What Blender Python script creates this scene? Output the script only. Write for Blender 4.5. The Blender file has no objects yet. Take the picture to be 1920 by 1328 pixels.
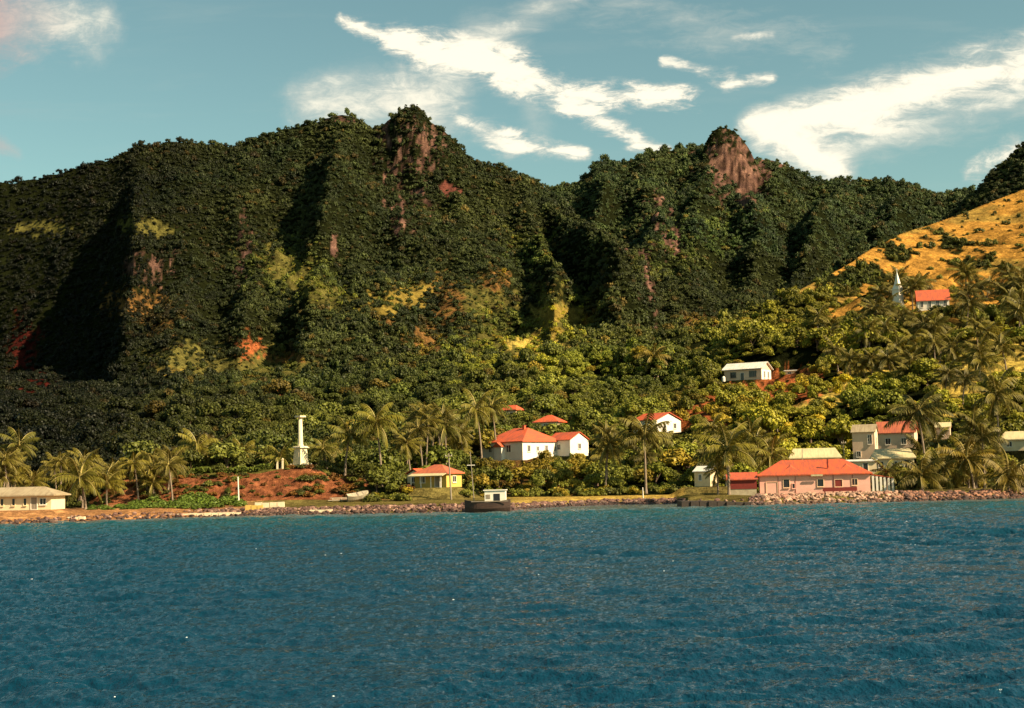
import bpy, math, random
import numpy as np
from mathutils import Vector, Matrix, Euler
R = math.radians
random.seed(7); rng = np.random.default_rng(11)
scene = bpy.context.scene
COL = scene.collection

# ------------------------------------------------------------------ camera
F = 2638.0; PITCH = 4.96; ROLL = -1.34; HC = 5.0
cd = bpy.data.cameras.new("camera"); cam = bpy.data.objects.new("camera", cd); COL.objects.link(cam)
cd.sensor_width = 36.0; cd.lens = 36.0 * F / 1920.0; cd.clip_start = 0.5; cd.clip_end = 20000
CM = Matrix.Rotation(R(90 + PITCH), 3, 'X') @ Matrix.Rotation(R(ROLL), 3, 'Z')
cam.matrix_world = Matrix.Translation((0, 0, HC)) @ CM.to_4x4()
scene.camera = cam
M3 = np.array(CM)

# ------------------------------------------------------------------ light and exposure
SUN_EL, SUN_AZ = 36.0, -28.0          # azimuth measured from +x (right of the picture) towards +y
sv = Vector((math.cos(R(SUN_EL)) * math.cos(R(SUN_AZ)), math.cos(R(SUN_EL)) * math.sin(R(SUN_AZ)), math.sin(R(SUN_EL))))
sl = bpy.data.lights.new("sun", 'SUN'); sl.energy = 5.0; sl.angle = R(0.5); sl.color = (1.0, 0.82, 0.56)
so = bpy.data.objects.new("sun", sl); COL.objects.link(so); so.rotation_euler = sv.to_track_quat('Z', 'Y').to_euler(); so.location = (300, -100, 300)
scene.view_settings.view_transform = 'Standard'; scene.view_settings.look = 'None'
scene.view_settings.exposure = 1.15; scene.view_settings.gamma = 1.0; scene.view_settings.use_curve_mapping = False

def px2t(px, py):
    """photo pixel -> slope coordinates (x/y, z/y) of its ray"""
    px = np.asarray(px, float); py = np.asarray(py, float)
    c = np.stack([(px - 960) / F, (664 - py) / F, -np.ones_like(px)])
    w = np.tensordot(M3, c, axes=1)
    return w[0] / w[1], w[2] / w[1]
def w2px(X, Y, Z):
    w = np.stack([np.asarray(X, float) + 0 * Y, np.asarray(Y, float) + 0 * X, np.asarray(Z, float) - HC + 0 * X])
    c = np.tensordot(M3.T, w, axes=1)
    return 960 + F * c[0] / -c[2], 664 - F * c[1] / -c[2]
def at(px, py, Y):
    tx, tz = px2t(px, py)
    return Vector((float(tx) * Y, Y, HC + float(tz) * Y))

# ------------------------------------------------------------------ node helpers
class NT:
    def __init__(s, tree): s.t = tree; tree.nodes.clear()
    def n(s, typ, **kw):
        nd = s.t.nodes.new(typ)
        for k, v in kw.items(): setattr(nd, k, v)
        return nd
    def link(s, a, b): s.t.links.new(a, b)
    def put(s, sock, v):
        if isinstance(v, bpy.types.NodeSocket): s.link(v, sock)
        else: sock.default_value = v
    def m(s, op, a, b=0.0, c=0.0, clamp=False):
        nd = s.n('ShaderNodeMath', operation=op, use_clamp=clamp)
        s.put(nd.inputs[0], a); s.put(nd.inputs[1], b); s.put(nd.inputs[2], c)
        return nd.outputs[0]
    def mix(s, f, a, b, blend='MIX'):
        nd = s.n('ShaderNodeMix', data_type='RGBA', blend_type=blend)
        s.put(nd.inputs[0], f); s.put(nd.inputs[6], a); s.put(nd.inputs[7], b)
        return nd.outputs[2]
    def noise(s, vec, scale, detail=4.0, rough=0.55, dist=0.0):
        nd = s.n('ShaderNodeTexNoise'); nd.inputs['Scale'].default_value = scale; nd.inputs['Detail'].default_value = detail
        nd.inputs['Roughness'].default_value = rough; nd.inputs['Distortion'].default_value = dist
        if vec is not None: s.link(vec, nd.inputs['Vector'])
        return nd
    def smooth(s, v, a, b, c=0.0, d=1.0):
        nd = s.n('ShaderNodeMapRange', interpolation_type='SMOOTHSTEP')
        s.put(nd.inputs[0], v); s.put(nd.inputs[1], a); s.put(nd.inputs[2], b); s.put(nd.inputs[3], c); s.put(nd.inputs[4], d)
        return nd.outputs[0]

# ------------------------------------------------------------------ world: Nishita sky and high cloud streaks
world = bpy.data.worlds.new("World"); scene.world = world; world.use_nodes = True
w = NT(world.node_tree)
sky = w.n('ShaderNodeTexSky', sky_type='NISHITA'); sky.sun_disc = False
sky.sun_elevation = R(SUN_EL); sky.sun_rotation = math.atan2(sv.x, sv.y); sky.air_density = 1.0; sky.dust_density = 0.6; sky.ozone_density = 1.0
skyc = w.mix(1.0, sky.outputs[0], (1.10, 1.29, 0.91, 1), 'MULTIPLY')
tc = w.n('ShaderNodeTexCoord'); sep = w.n('ShaderNodeSeparateXYZ'); w.link(tc.outputs['Generated'], sep.inputs[0])
yy = w.m('MAXIMUM', sep.outputs[1], 0.06)
U = w.m('DIVIDE', sep.outputs[0], yy); V = w.m('DIVIDE', sep.outputs[2], yy)
cmb = w.n('ShaderNodeCombineXYZ'); w.link(U, cmb.inputs[0]); w.link(V, cmb.inputs[1])
def streched(ang, sx, sy):
    mp = w.n('ShaderNodeMapping', vector_type='POINT'); w.link(cmb.outputs[0], mp.inputs[0])
    mp.inputs['Rotation'].default_value = (0, 0, R(ang)); mp.inputs['Scale'].default_value = (sx, sy, 1)
    return mp.outputs[0]
warp = w.noise(cmb.outputs[0], 9.0, 6, 0.65)
ws = w.n('ShaderNodeSeparateColor'); w.link(warp.outputs['Color'], ws.inputs[0])
def warped(amt):
    return (w.m('ADD', U, w.m('MULTIPLY', w.m('SUBTRACT', ws.outputs[0], 0.5), amt)), w.m('ADD', V, w.m('MULTIPLY', w.m('SUBTRACT', ws.outputs[1], 0.5), amt)))
def streak(x0, y0, x1, y1, wa, wb, dens, warp_amt, nz, lo, hi, soft):
    """a cloud streak along a segment of sky; widths in photo pixels"""
    (u0, u1), (v0, v1) = px2t([x0, x1], [y0, y1])
    u0, u1, v0, v1 = float(u0), float(u1), float(v0), float(v1)
    uu, vv = warped(warp_amt)
    du, dv = u1 - u0, v1 - v0; L2 = du * du + dv * dv
    a = w.m('SUBTRACT', uu, u0); b = w.m('SUBTRACT', vv, v0)
    t = w.m('MULTIPLY', w.m('ADD', w.m('MULTIPLY', a, du), w.m('MULTIPLY', b, dv)), 1.0 / L2, clamp=True)
    ex = w.m('SUBTRACT', a, w.m('MULTIPLY', t, du)); ey = w.m('SUBTRACT', b, w.m('MULTIPLY', t, dv))
    d = w.m('SQRT', w.m('ADD', w.m('MULTIPLY', ex, ex), w.m('MULTIPLY', ey, ey)))
    wd = w.m('ADD', w.m('MULTIPLY', t, (wb - wa) / F), wa / F)
    k = w.m('SUBTRACT', 1.0, w.m('DIVIDE', d, wd), clamp=True)
    nzz = w.m('ADD', w.m('MULTIPLY', nz, .62), w.m('MULTIPLY', nF, .38))
    body = w.smooth(w.m('ADD', k, w.m('MULTIPLY', w.m('SUBTRACT', nzz, 0.53), soft * 3.4)), lo * .3, hi + .5)
    return w.m('MULTIPLY', w.m('MULTIPLY', body, w.smooth(k, 0.0, 0.5)), dens)
nF = w.noise(streched(10, 42, 105), 1.0, 8, 0.72, 0.6).outputs[0]
nA = w.noise(streched(14, 14, 44), 1.0, 7, 0.68, 0.3).outputs[0]
nB = w.noise(streched(-15, 6, 42), 1.0, 6, 0.62, 0.2).outputs[0]
nC = w.noise(cmb.outputs[0], 22, 7, 0.62, 0.4).outputs[0]
ST = [
 (645, 38, 780, 80, 20, 52, 1.0, .03, nA, .18, .5, 1.1), (750, 70, 970, 135, 66, 80, 1.35, .03, nA, .12, .4, .8),
 (950, 132, 1090, 182, 72, 58, 1.15, .03, nA, .18, .5, 1.1), (1070, 178, 1310, 182, 52, 36, 1.0, .035, nA, .25, .6, 1.5),
 (1075, 192, 1195, 262, 46, 34, 1.0, .035, nA, .25, .6, 1.4), (1195, 268, 1250, 276, 24, 18, .9, .02, nA, .25, .6, 1.2),
 (855, 232, 960, 268, 30, 52, .9, .02, nA, .2, .6, 1.1), (950, 268, 1095, 286, 50, 22, 1.1, .02, nA, .2, .5, 1.1),
 (870, 95, 1070, -20, 80, 60, .6, .02, nB, .1, .95, .9),
 (590, 195, 800, 200, 100, 150, .85, .02, nC, .05, .8, .6), (780, 180, 900, 60, 110, 90, .5, .02, nC, .05, .9, .7),
 (1415, 228, 1640, 200, 52, 90, 1.15, .02, nB, .05, .5, .6), (1620, 195, 1980, 105, 92, 105, 1.15, .02, nB, .05, .6, .7),
 (1450, 245, 1560, 310, 84, 76, 1.2, .02, nC, .05, .5, .5), (1560, 290, 1960, 170, 90, 90, .65, .02, nB, .05, .9, .9),
 (1250, 112, 1370, 140, 20, 30, .85, .03, nA, .25, .7, 1.4), (1365, 154, 1445, 142, 22, 18, .95, .02, nA, .2, .6, 1.1),
 (1380, 64, 1450, 62, 20, 18, .6, .02, nA, .25, .7, 1.2), (1830, 325, 1910, 290, 44, 54, .9, .03, nC, .15, .7, 1.2),
 (-80, 50, 160, 50, 150, 95, .75, .03, nC, .1, .7, .8), (-10, 268, 34, 285, 36, 24, .4, .02, nC, .2, .8, 1.0),
 (1150, -10, 1560, 100, 110, 80, .35, .03, nB, .15, .9, 1.4), (990, 190, 1000, 240, 40, 60, .35, .02, nC, .1, 1.0, .8),
]
dens = None
for s_ in ST:
    k = streak(*s_)
    k = w.m('MINIMUM', k, 1.0)
    dens = k if dens is None else w.m('SUBTRACT', 1.0, w.m('MULTIPLY', w.m('SUBTRACT', 1.0, dens), w.m('SUBTRACT', 1.0, k)))
thin = w.m('MULTIPLY', w.smooth(nB, .5, .85), 0.10)
dens = w.m('MAXIMUM', dens, thin)
inv = w.m('SUBTRACT', 1.0, dens, clamp=True)
cloudc = w.mix(w.smooth(w.m('ADD', dens, w.m('MULTIPLY', w.m('SUBTRACT', nF, .5), 1.1)), .25, 1.0), (6.8, 6.6, 5.6, 1), (10.6, 9.7, 7.7, 1))
pinkc = w.mix(w.smooth(U, -.40, -.30), (6.2, 3.3, 2.9, 1), cloudc)
final = w.mix(w.m('MINIMUM', dens, 1.0), skyc, pinkc)
bg = w.n('ShaderNodeBackground'); bg.inputs[1].default_value = 0.051
w.link(final, bg.inputs[0]); ow = w.n('ShaderNodeOutputWorld'); w.link(bg.outputs[0], ow.inputs[0])

# ------------------------------------------------------------------ materials
def mat(name):
    m = bpy.data.materials.new(name); m.use_nodes = True
    t = NT(m.node_tree); b = t.n('ShaderNodeBsdfPrincipled'); o = t.n('ShaderNodeOutputMaterial'); t.link(b.outputs[0], o.inputs[0])
    return m, t, b
def simple(name, col, col2=None, rough=0.8, scale=3.0, amt=0.5, bump=0.0, stretch=None, spec=0.3):
    m, t, b = mat(name)
    tcn = t.n('ShaderNodeTexCoord'); vec = tcn.outputs['Object']
    if stretch:
        mp = t.n('ShaderNodeMapping'); t.link(vec, mp.inputs[0]); mp.inputs['Scale'].default_value = stretch; vec = mp.outputs[0]
    nz = t.noise(vec, scale, 5, 0.65)
    c2 = col2 or tuple(c * 0.6 for c in col)
    f = t.m('MULTIPLY', t.smooth(nz.outputs[0], .35, .7), amt)
    t.link(t.mix(f, (*col, 1), (*c2, 1)), b.inputs['Base Color']); b.inputs['Roughness'].default_value = rough
    b.inputs['Specular IOR Level'].default_value = spec
    if bump:
        bp = t.n('ShaderNodeBump'); bp.inputs['Strength'].default_value = bump; bp.inputs['Distance'].default_value = 0.1
        t.link(nz.outputs[0], bp.inputs['Height']); t.link(bp.outputs[0], b.inputs['Normal'])
    return m
def roofmat(name, col, col2, stripe=6.0):
    m, t, b = mat(name)
    tcn = t.n('ShaderNodeTexCoord'); wv = t.n('ShaderNodeTexWave', wave_type='BANDS', bands_direction='X'); wv.inputs['Scale'].default_value = stripe * .5
    t.link(tcn.outputs['Object'], wv.inputs[0])
    mp = t.n('ShaderNodeMapping'); t.link(tcn.outputs['Object'], mp.inputs[0]); mp.inputs['Scale'].default_value = (2.2, .35, .35)
    nz = t.noise(mp.outputs[0], 1.3, 6, 0.7)
    nf = t.noise(tcn.outputs['Object'], .45, 3, .6)
    sheet = t.m('MULTIPLY', t.smooth(wv.outputs[1], .1, .9), .28)
    f = t.m('ADD', t.m('ADD', sheet, t.m('MULTIPLY', t.smooth(nz.outputs[0], .40, .66), .9)), t.m('MULTIPLY', t.smooth(nf.outputs[0], .45, .65), .4), clamp=True)
    t.link(t.mix(f, (*col, 1), (*col2, 1)), b.inputs['Base Color']); b.inputs['Roughness'].default_value = .55
    bp = t.n('ShaderNodeBump'); bp.inputs['Strength'].default_value = .35; bp.inputs['Distance'].default_value = .05
    t.link(wv.outputs[1], bp.inputs['Height']); t.link(bp.outputs[0], b.inputs['Normal'])
    return m
def leafmat(name, base, var=0.45, transl=0.18, rough=.55):
    """foliage: own tint per plant (custom property / instance attribute 'tint')"""
    m, t, b = mat(name)
    at_ = t.n('ShaderNodeAttribute', attribute_type='INSTANCER'); at_.attribute_name = 'tint'
    tcn = t.n('ShaderNodeTexCoord'); nz = t.noise(tcn.outputs['Object'], 3.0, 3, .6)
    geo = t.n('ShaderNodeNewGeometry'); rp = geo.outputs['Random Per Island']
    v = t.m('ADD', t.m('MULTIPLY', rp, var), 1.0 - var * .45)
    col = t.mix(1.0, (*base, 1), at_.outputs['Color'], 'MULTIPLY')
    col = t.mix(1.0, col, t.mix(nz.outputs[0], (.75, .85, .9, 1), (1.25, 1.12, .9, 1)), 'MULTIPLY')
    vc = t.n('ShaderNodeCombineColor'); [t.link(v, vc.inputs[i]) for i in range(3)]
    col = t.mix(1.0, col, vc.outputs[0], 'MULTIPLY')
    t.link(col, b.inputs['Base Color']); b.inputs['Roughness'].default_value = rough; b.inputs['Specular IOR Level'].default_value = .16
    tr = t.n('ShaderNodeBsdfTranslucent'); t.link(col, tr.inputs[0]); ms = t.n('ShaderNodeMixShader'); ms.inputs[0].default_value = transl
    t.link(b.outputs[0], ms.inputs[1]); t.link(tr.outputs[0], ms.inputs[2])
    o = [n for n in t.t.nodes if n.type == 'OUTPUT_MATERIAL'][0]; t.link(ms.outputs[0], o.inputs[0])
    return m
MT = {}
MT['leaf'] = leafmat('leaves', (.060, .064, .016), .9, .05)
MT['frond'] = leafmat('palm_leaflets', (.094, .094, .020), .7, .08, .55)
MT['rib'] = simple('palm_rib', (.46, .37, .12), (.40, .24, .08), .45, 3, .5)
MT['bark'] = simple('bark', (.16, .10, .06), (.07, .045, .03), .9, 5, .8, .5)
MT['palmbark'] = simple('palm_bark', (.26, .19, .13), (.12, .08, .05), .85, 4, .8, .4, (1, 1, 6))
MT['red'] = roofmat('red_roof_iron', (.66, .10, .022), (.36, .075, .03))
MT['rust'] = roofmat('rusty_roof_iron', (.50, .13, .045), (.33, .08, .04))
MT['cream_roof'] = roofmat('cream_roof_iron', (.62, .50, .26), (.48, .38, .2))
MT['grey_roof'] = roofmat('grey_roof_iron', (.40, .31, .18), (.28, .2, .11))
MT['white_roof'] = roofmat('white_roof_iron', (.72, .68, .6), (.6, .52, .42))
MT['white'] = simple('white_paint', (.80, .72, .58), (.62, .50, .36), .7, 1.2, .35)
MT['cream'] = simple('cream_paint', (.80, .62, .36), (.62, .44, .25), .75, 1.2, .5)
MT['peach'] = simple('peach_paint', (.80, .54, .34), (.66, .42, .27), .75, .8, .5)
MT['pink'] = simple('pink_plaster', (.85, .45, .34), (.68, .34, .25), .8, .5, .6, 0, (1, 1, 2))
MT['darkred'] = simple('dark_red_paint', (.22, .03, .02), (.12, .02, .015), .7, 2, .6)
MT['yellow'] = simple('yellow_paint', (.62, .40, .09), (.5, .3, .08), .75, 2, .5)
MT['stone'] = simple('painted_stone', (.76, .62, .40), (.52, .40, .24), .8, 2.5, .6, .2)
MT['glass'] = simple('dark_glass', (.02, .02, .025), (.03, .025, .02), .15, 2, .3, 0, None, .5)
MT['wood'] = simple('weathered_wood', (.3, .24, .17), (.16, .12, .08), .85, 3, .7, .3, (1, 1, .2))
MT['hull'] = simple('dark_hull', (.045, .028, .022), (.10, .05, .03), .6, 3, .6, .2, (.4, 1, 3))
MT['concrete'] = simple('concrete', (.46, .38, .25), (.3, .22, .14), .85, 1.5, .7, .3)
MT['darkrock'] = simple('wet_stone', (.035, .026, .02), (.07, .045, .03), .6, 1.5, .7, .4)
def rockmat():
    m, t, b = mat('shore_rock')
    at_ = t.n('ShaderNodeAttribute', attribute_type='INSTANCER'); at_.attribute_name = 'tint'
    tcn = t.n('ShaderNodeTexCoord'); nz = t.noise(tcn.outputs['Object'], 2.0, 5, .65)
    col = t.mix(1.0, at_.outputs['Color'], t.mix(t.smooth(nz.outputs[0], .35, .65), (.45, .4, .38, 1), (1.1, 1.05, 1, 1)), 'MULTIPLY')
    t.link(col, b.inputs['Base Color']); b.inputs['Roughness'].default_value = .85
    return m
MT['rock'] = rockmat()

# ------------------------------------------------------------------ mesh helpers
def mesh(name, verts, faces, mats, mi=None, smooth=False):
    me = bpy.data.meshes.new(name)
    if isinstance(verts, np.ndarray) and isinstance(faces, np.ndarray):
        nf, k = faces.shape
        me.vertices.add(len(verts)); me.vertices.foreach_set('co', verts.astype(np.float32).ravel())
        me.loops.add(nf * k); me.loops.foreach_set('vertex_index', faces.astype(np.int32).ravel())
        me.polygons.add(nf); me.polygons.foreach_set('loop_start', np.arange(0, nf * k, k, dtype=np.int32))
        me.update(calc_edges=True)
    else: me.from_pydata(verts, [], faces); me.update()
    for m in mats: me.materials.append(m)
    if mi is not None: me.polygons.foreach_set('material_index', np.asarray(mi, np.int32))
    if smooth: me.polygons.foreach_set('use_smooth', np.ones(len(me.polygons), bool))
    return me
class MB:
    def __init__(s): s.v = []; s.f = []; s.m = []
    def add(s, vs, fs, mi=0):
        o = len(s.v); s.v += [tuple(v) for v in vs]; s.f += [tuple(i + o for i in f) for f in fs]; s.m += [mi] * len(fs)
    def box(s, x0, x1, y0, y1, z0, z1, mi=0, tf=None, taper=0.0):
        t = taper
        vs = [(x0, y0, z0), (x1, y0, z0), (x1, y1, z0), (x0, y1, z0), (x0 + t, y0 + t, z1), (x1 - t, y0 + t, z1), (x1 - t, y1 - t, z1), (x0 + t, y1 - t, z1)]
        if tf: vs = [tf @ Vector(v) for v in vs]
        s.add(vs, [(3, 2, 1, 0), (4, 5, 6, 7), (0, 1, 5, 4), (1, 2, 6, 5), (2, 3, 7, 6), (3, 0, 4, 7)], mi)
    def lathe(s, prof, n=10, mi=0, ph=0.0, c=(0, 0)):
        vs = [(c[0] + r * math.cos(ph + 2 * math.pi * i / n), c[1] + r * math.sin(ph + 2 * math.pi * i / n), z) for r, z in prof for i in range(n)]
        fs = [(k * n + i, k * n + (i + 1) % n, (k + 1) * n + (i + 1) % n, (k + 1) * n + i) for k in range(len(prof) - 1) for i in range(n)]
        fs += [tuple(range(n))[::-1], tuple((len(prof) - 1) * n + i for i in range(n))]
        s.add(vs, fs, mi)
    def tube(s, pts, rad, n=6, mi=0):
        vs = []; pts = [Vector(p) for p in pts]
        for k, p in enumerate(pts):
            d = (pts[min(k + 1, len(pts) - 1)] - pts[max(k - 1, 0)]).normalized()
            a = d.orthogonal().normalized(); b = d.cross(a); r = rad[k] if hasattr(rad, '__len__') else rad
            vs += [p + r * (math.cos(2 * math.pi * i / n) * a + math.sin(2 * math.pi * i / n) * b) for i in range(n)]
        fs = [(k * n + i, k * n + (i + 1) % n, (k + 1) * n + (i + 1) % n, (k + 1) * n + i) for k in range(len(pts) - 1) for i in range(n)]
        fs += [tuple(range(n))[::-1], tuple((len(pts) - 1) * n + i for i in range(n))]
        s.add(vs, fs, mi)
    def mesh(s, name, mats, smooth=False): return mesh(name, s.v, s.f, mats if isinstance(mats, list) else [mats], s.m, smooth)
    def build(s, name, mats, parent=None, smooth=False): return link(name, s.mesh(name, mats, smooth), parent)
def link(name, me, parent=None):
    o = bpy.data.objects.new(name, me); COL.objects.link(o)
    if parent: o.parent = parent
    return o
def tag(o, label, cat, group=None):
    o['label'] = label; o['category'] = cat
    if group: o['group'] = group
    return o
def thing(name, label, cat, loc, rz=0.0, group=None):
    o = bpy.data.objects.new(name, None); COL.objects.link(o); o.location = loc; o.rotation_euler = (0, 0, rz); o.empty_display_size = .5
    return tag(o, label, cat, group)

# ------------------------------------------------------------------ noise
def _h(ix, iy, seed):
    h = (ix.astype(np.int64) * 374761393 + iy.astype(np.int64) * 668265263 + seed * 1442695041) & 0x7fffffff
    h = ((h ^ (h >> 13)) * 1274126177) & 0x7fffffff
    return ((h ^ (h >> 16)) & 0xffff) / 65535.0
def vn(x, y, seed=0):
    ix = np.floor(x); iy = np.floor(y); fx = x - ix; fy = y - iy
    fx = fx * fx * fx * (fx * (fx * 6 - 15) + 10); fy = fy * fy * fy * (fy * (fy * 6 - 15) + 10)
    a = _h(ix, iy, seed); b = _h(ix + 1, iy, seed); c = _h(ix, iy + 1, seed); d = _h(ix + 1, iy + 1, seed)
    return (a + (b - a) * fx) * (1 - fy) + (c + (d - c) * fx) * fy
def fbm(x, y, o=4, seed=0, g=.5):
    s = 0; a = 1; t = 0
    for k in range(o):
        s = s + a * vn(x, y, seed + k * 7); t += a; a *= g; x = x * 2.03 + 17.1; y = y * 2.03 + 5.3
    return s / t
def ridged(x, y, o=4, seed=0):
    s = 0; a = 1; t = 0
    for k in range(o):
        s = s + a * (1 - np.abs(2 * vn(x, y, seed + k * 7) - 1)); t += a; a *= .5; x = x * 2.03 + 7.7; y = y * 2.03 + 3.1
    return s / t
def sstep(x, a, b):
    t = np.clip((x - a) / (b - a), 0, 1); return t * t * (3 - 2 * t)

# ------------------------------------------------------------------ terrain
def curve(pts, dy=0):
    p = np.array(pts, float); tx, tz = px2t(p[:, 0], p[:, 1] + dy)
    return lambda q: np.interp(q, tx, tz)
SIL_A = curve([(-900, 520), (-300, 420), (0, 335), (30, 332), (60, 328), (130, 310), (200, 292), (235, 277), (262, 262), (290, 265), (310, 258), (350, 258), (400, 262), (440, 267), (480, 250), (530, 234), (590, 222), (625, 209), (650, 207), (670, 215), (697, 237), (715, 228), (735, 212), (760, 201), (775, 199), (792, 203), (810, 222), (835, 238), (860, 262), (880, 288), (905, 298), (940, 305), (965, 315), (990, 325), (1010, 335), (1025, 348), (1060, 382), (1100, 410), (1140, 432), (1180, 460), (1210, 485), (1226, 510), (1236, 560), (1244, 640), (1252, 760), (1260, 900), (1400, 1000)], 8)
SIL_B = curve([(300, 700), (700, 520), (900, 420), (1025, 349), (1060, 342), (1090, 335), (1112, 310), (1135, 293), (1160, 299), (1175, 300), (1200, 286), (1250, 276), (1300, 270), (1322, 270), (1425, 292), (1460, 297), (1490, 311), (1520, 325), (1560, 337), (1600, 333), (1640, 331), (1680, 336), (1720, 346), (1750, 357), (1775, 360), (1800, 350), (1830, 350), (1900, 400), (2100, 480), (2800, 520)], 6)
SIL_K = curve([(1290, 700), (1310, 300), (1324, 262), (1336, 243), (1350, 235), (1362, 237), (1378, 244), (1392, 258), (1404, 275), (1414, 295), (1424, 318), (1431, 345), (1436, 420), (1450, 700)], 3)
SIL_C = curve([(1250, 1000), (1330, 700), (1380, 628), (1440, 585), (1480, 553), (1560, 508), (1620, 474), (1680, 438), (1740, 421), (1800, 400), (1850, 380), (1920, 352), (2100, 300), (2300, 280), (3000, 330)], 1)
SIL_D = curve([(1600, 700), (1700, 460), (1780, 400), (1830, 352), (1860, 315), (1890, 293), (1905, 275), (1920, 262), (2000, 210), (2200, 190), (3000, 300)], 6)
SHY = curve([(-900, 0)], 0)
def pxcol(pts):
    p = np.array(pts, float); tx, _ = px2t(p[:, 0], np.full(len(p), 900.0)); return tx, p[:, 1]
_sx, _sy = pxcol([(-900, 196), (0, 199), (200, 207), (400, 213), (600, 211), (700, 208), (880, 206), (960, 209), (1000, 220), (1100, 229), (1265, 231), (1290, 211), (1400, 206), (1700, 208), (1850, 209), (1920, 212), (2800, 220)])
def shoreY(tx): return np.interp(tx, _sx, _sy)
_rows = np.array([236, 242, 250, 256, 270, 284, 296, 312, 340, 380, 392, 450, 560, 800.])
_cols = [(-900, [0, 0, 0, 1, 2, 3, 5, 8, 14, 26, 28, 45, 70, 110]),
         (150, [0, 0, 0.5, 1, 2, 3, 5, 7, 10, 16, 18, 26, 40, 60]),
         (235, [0, 1.2, 4.4, 4.9, 5.5, 6, 7, 8, 11, 16, 18, 26, 40, 60]),
         (560, [0, 1.2, 4.6, 5.7, 6.0, 6.5, 7.5, 9, 12, 18, 20, 30, 45, 70]),
         (640, [0, .8, 3.4, 4.6, 5.4, 6.2, 7, 8, 12, 18, 20, 30, 45, 70]),
         (760, [0, .3, 1.0, 1.6, 3, 5, 6.5, 8, 12, 19, 21, 32, 50, 75]),
         (900, [0, .2, .6, 1.2, 3.2, 6.2, 7.2, 8.0, 12, 20, 22, 34, 55, 80]),
         (1080, [0, 0, .4, .9, 2.6, 5.5, 7.2, 8.4, 13, 21, 23, 36, 58, 80]),
         (1200, [0, 0, .3, .8, 2.0, 4.0, 7, 11, 16, 22, 24, 38, 60, 80]),
         (1330, [0, 0, .3, .8, 3, 6, 9, 13.5, 19, 27.6, 28.2, 40, 62, 80]),
         (1440, [0, 0, .3, 1, 3.5, 7, 10, 14, 21, 28.2, 28.8, 41, 66, 80]),
         (1560, [0, 0, .5, 1.5, 3.8, 7.5, 11, 16, 23, 31, 34, 48, 70, 90]),
         (1660, [0, .1, 1, 2, 4.6, 6.5, 11, 17, 25, 35, 39, 54, 76, 90]),
         (1800, [0, .1, .8, 1.8, 4.5, 8, 12, 18, 27, 38, 41, 57, 78, 90]),
         (2800, [0, .1, .8, 1.8, 5, 9, 13, 19, 29, 40, 44, 60, 80, 90])]
_ctx, _ = px2t([c[0] for c in _cols], [860] * len(_cols)); _tab = np.array([c[1] for c in _cols], float)
def foreground(tx, Y):
    off = Y - shoreY(tx)
    near = np.interp(off, [-14, -2, 0, 4, 8, 14], [-3, -.45, 0, .75, 1.15, 1.3])
    ci = np.clip(np.interp(tx, _ctx, np.arange(len(_ctx))), 0, len(_ctx) - 1.0001); c0 = np.floor(ci).astype(int); cf = ci - c0; cf = cf * cf * (3 - 2 * cf)
    ri = np.clip(np.interp(Y, _rows, np.arange(len(_rows))), 0, len(_rows) - 1.0001); r0 = np.floor(ri).astype(int); rf = ri - r0
    g = lambda a, b: _tab[a, b]
    e = (g(c0, r0) * (1 - rf) + g(c0, r0 + 1) * rf) * (1 - cf) + (g(c0 + 1, r0) * (1 - rf) + g(c0 + 1, r0 + 1) * rf) * cf
    X = tx * Y
    return near + e * (1 + .22 * (fbm(X / 14, Y / 18, 3, 5) - .5) * sstep(e, .5, 6)) + (fbm(X / 3, Y / 3, 3, 9) - .5) * .5 * sstep(e, .3, 3) + (ridged(X / 2.2, Y / 2.6, 3, 19) - .6) * 1.3 * sstep(e, .4, 2) * (1 - sstep(e, 3.6, 5)) * (Y < 255)
def hill(tx, Y, sil, Yf, pyf, Yr, S, back=.55):
    """elevation of one mountain: foot at depth Yf, crest at depth Yr along the silhouette"""
    tzr = sil(tx); tzf = np.minimum(px2t(960 + tx * F, pyf + 0 * tx)[1], tzr)
    t = np.clip((Y - Yf) / (Yr - Yf), 0, 1)
    z = HC + Y * (tzf + (tzr - tzf) * S(t))
    zr = HC + Yr * tzr
    z = np.where(Y > Yr, zr - back * (Y - Yr), z)
    return np.where(Y < Yf, -50, z), t
PADS = []
def pad(px, py, Y, r, soft=6):
    p = at(px, py, Y); PADS.append((p.x, p.y, p.z, r, soft)); return p
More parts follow.
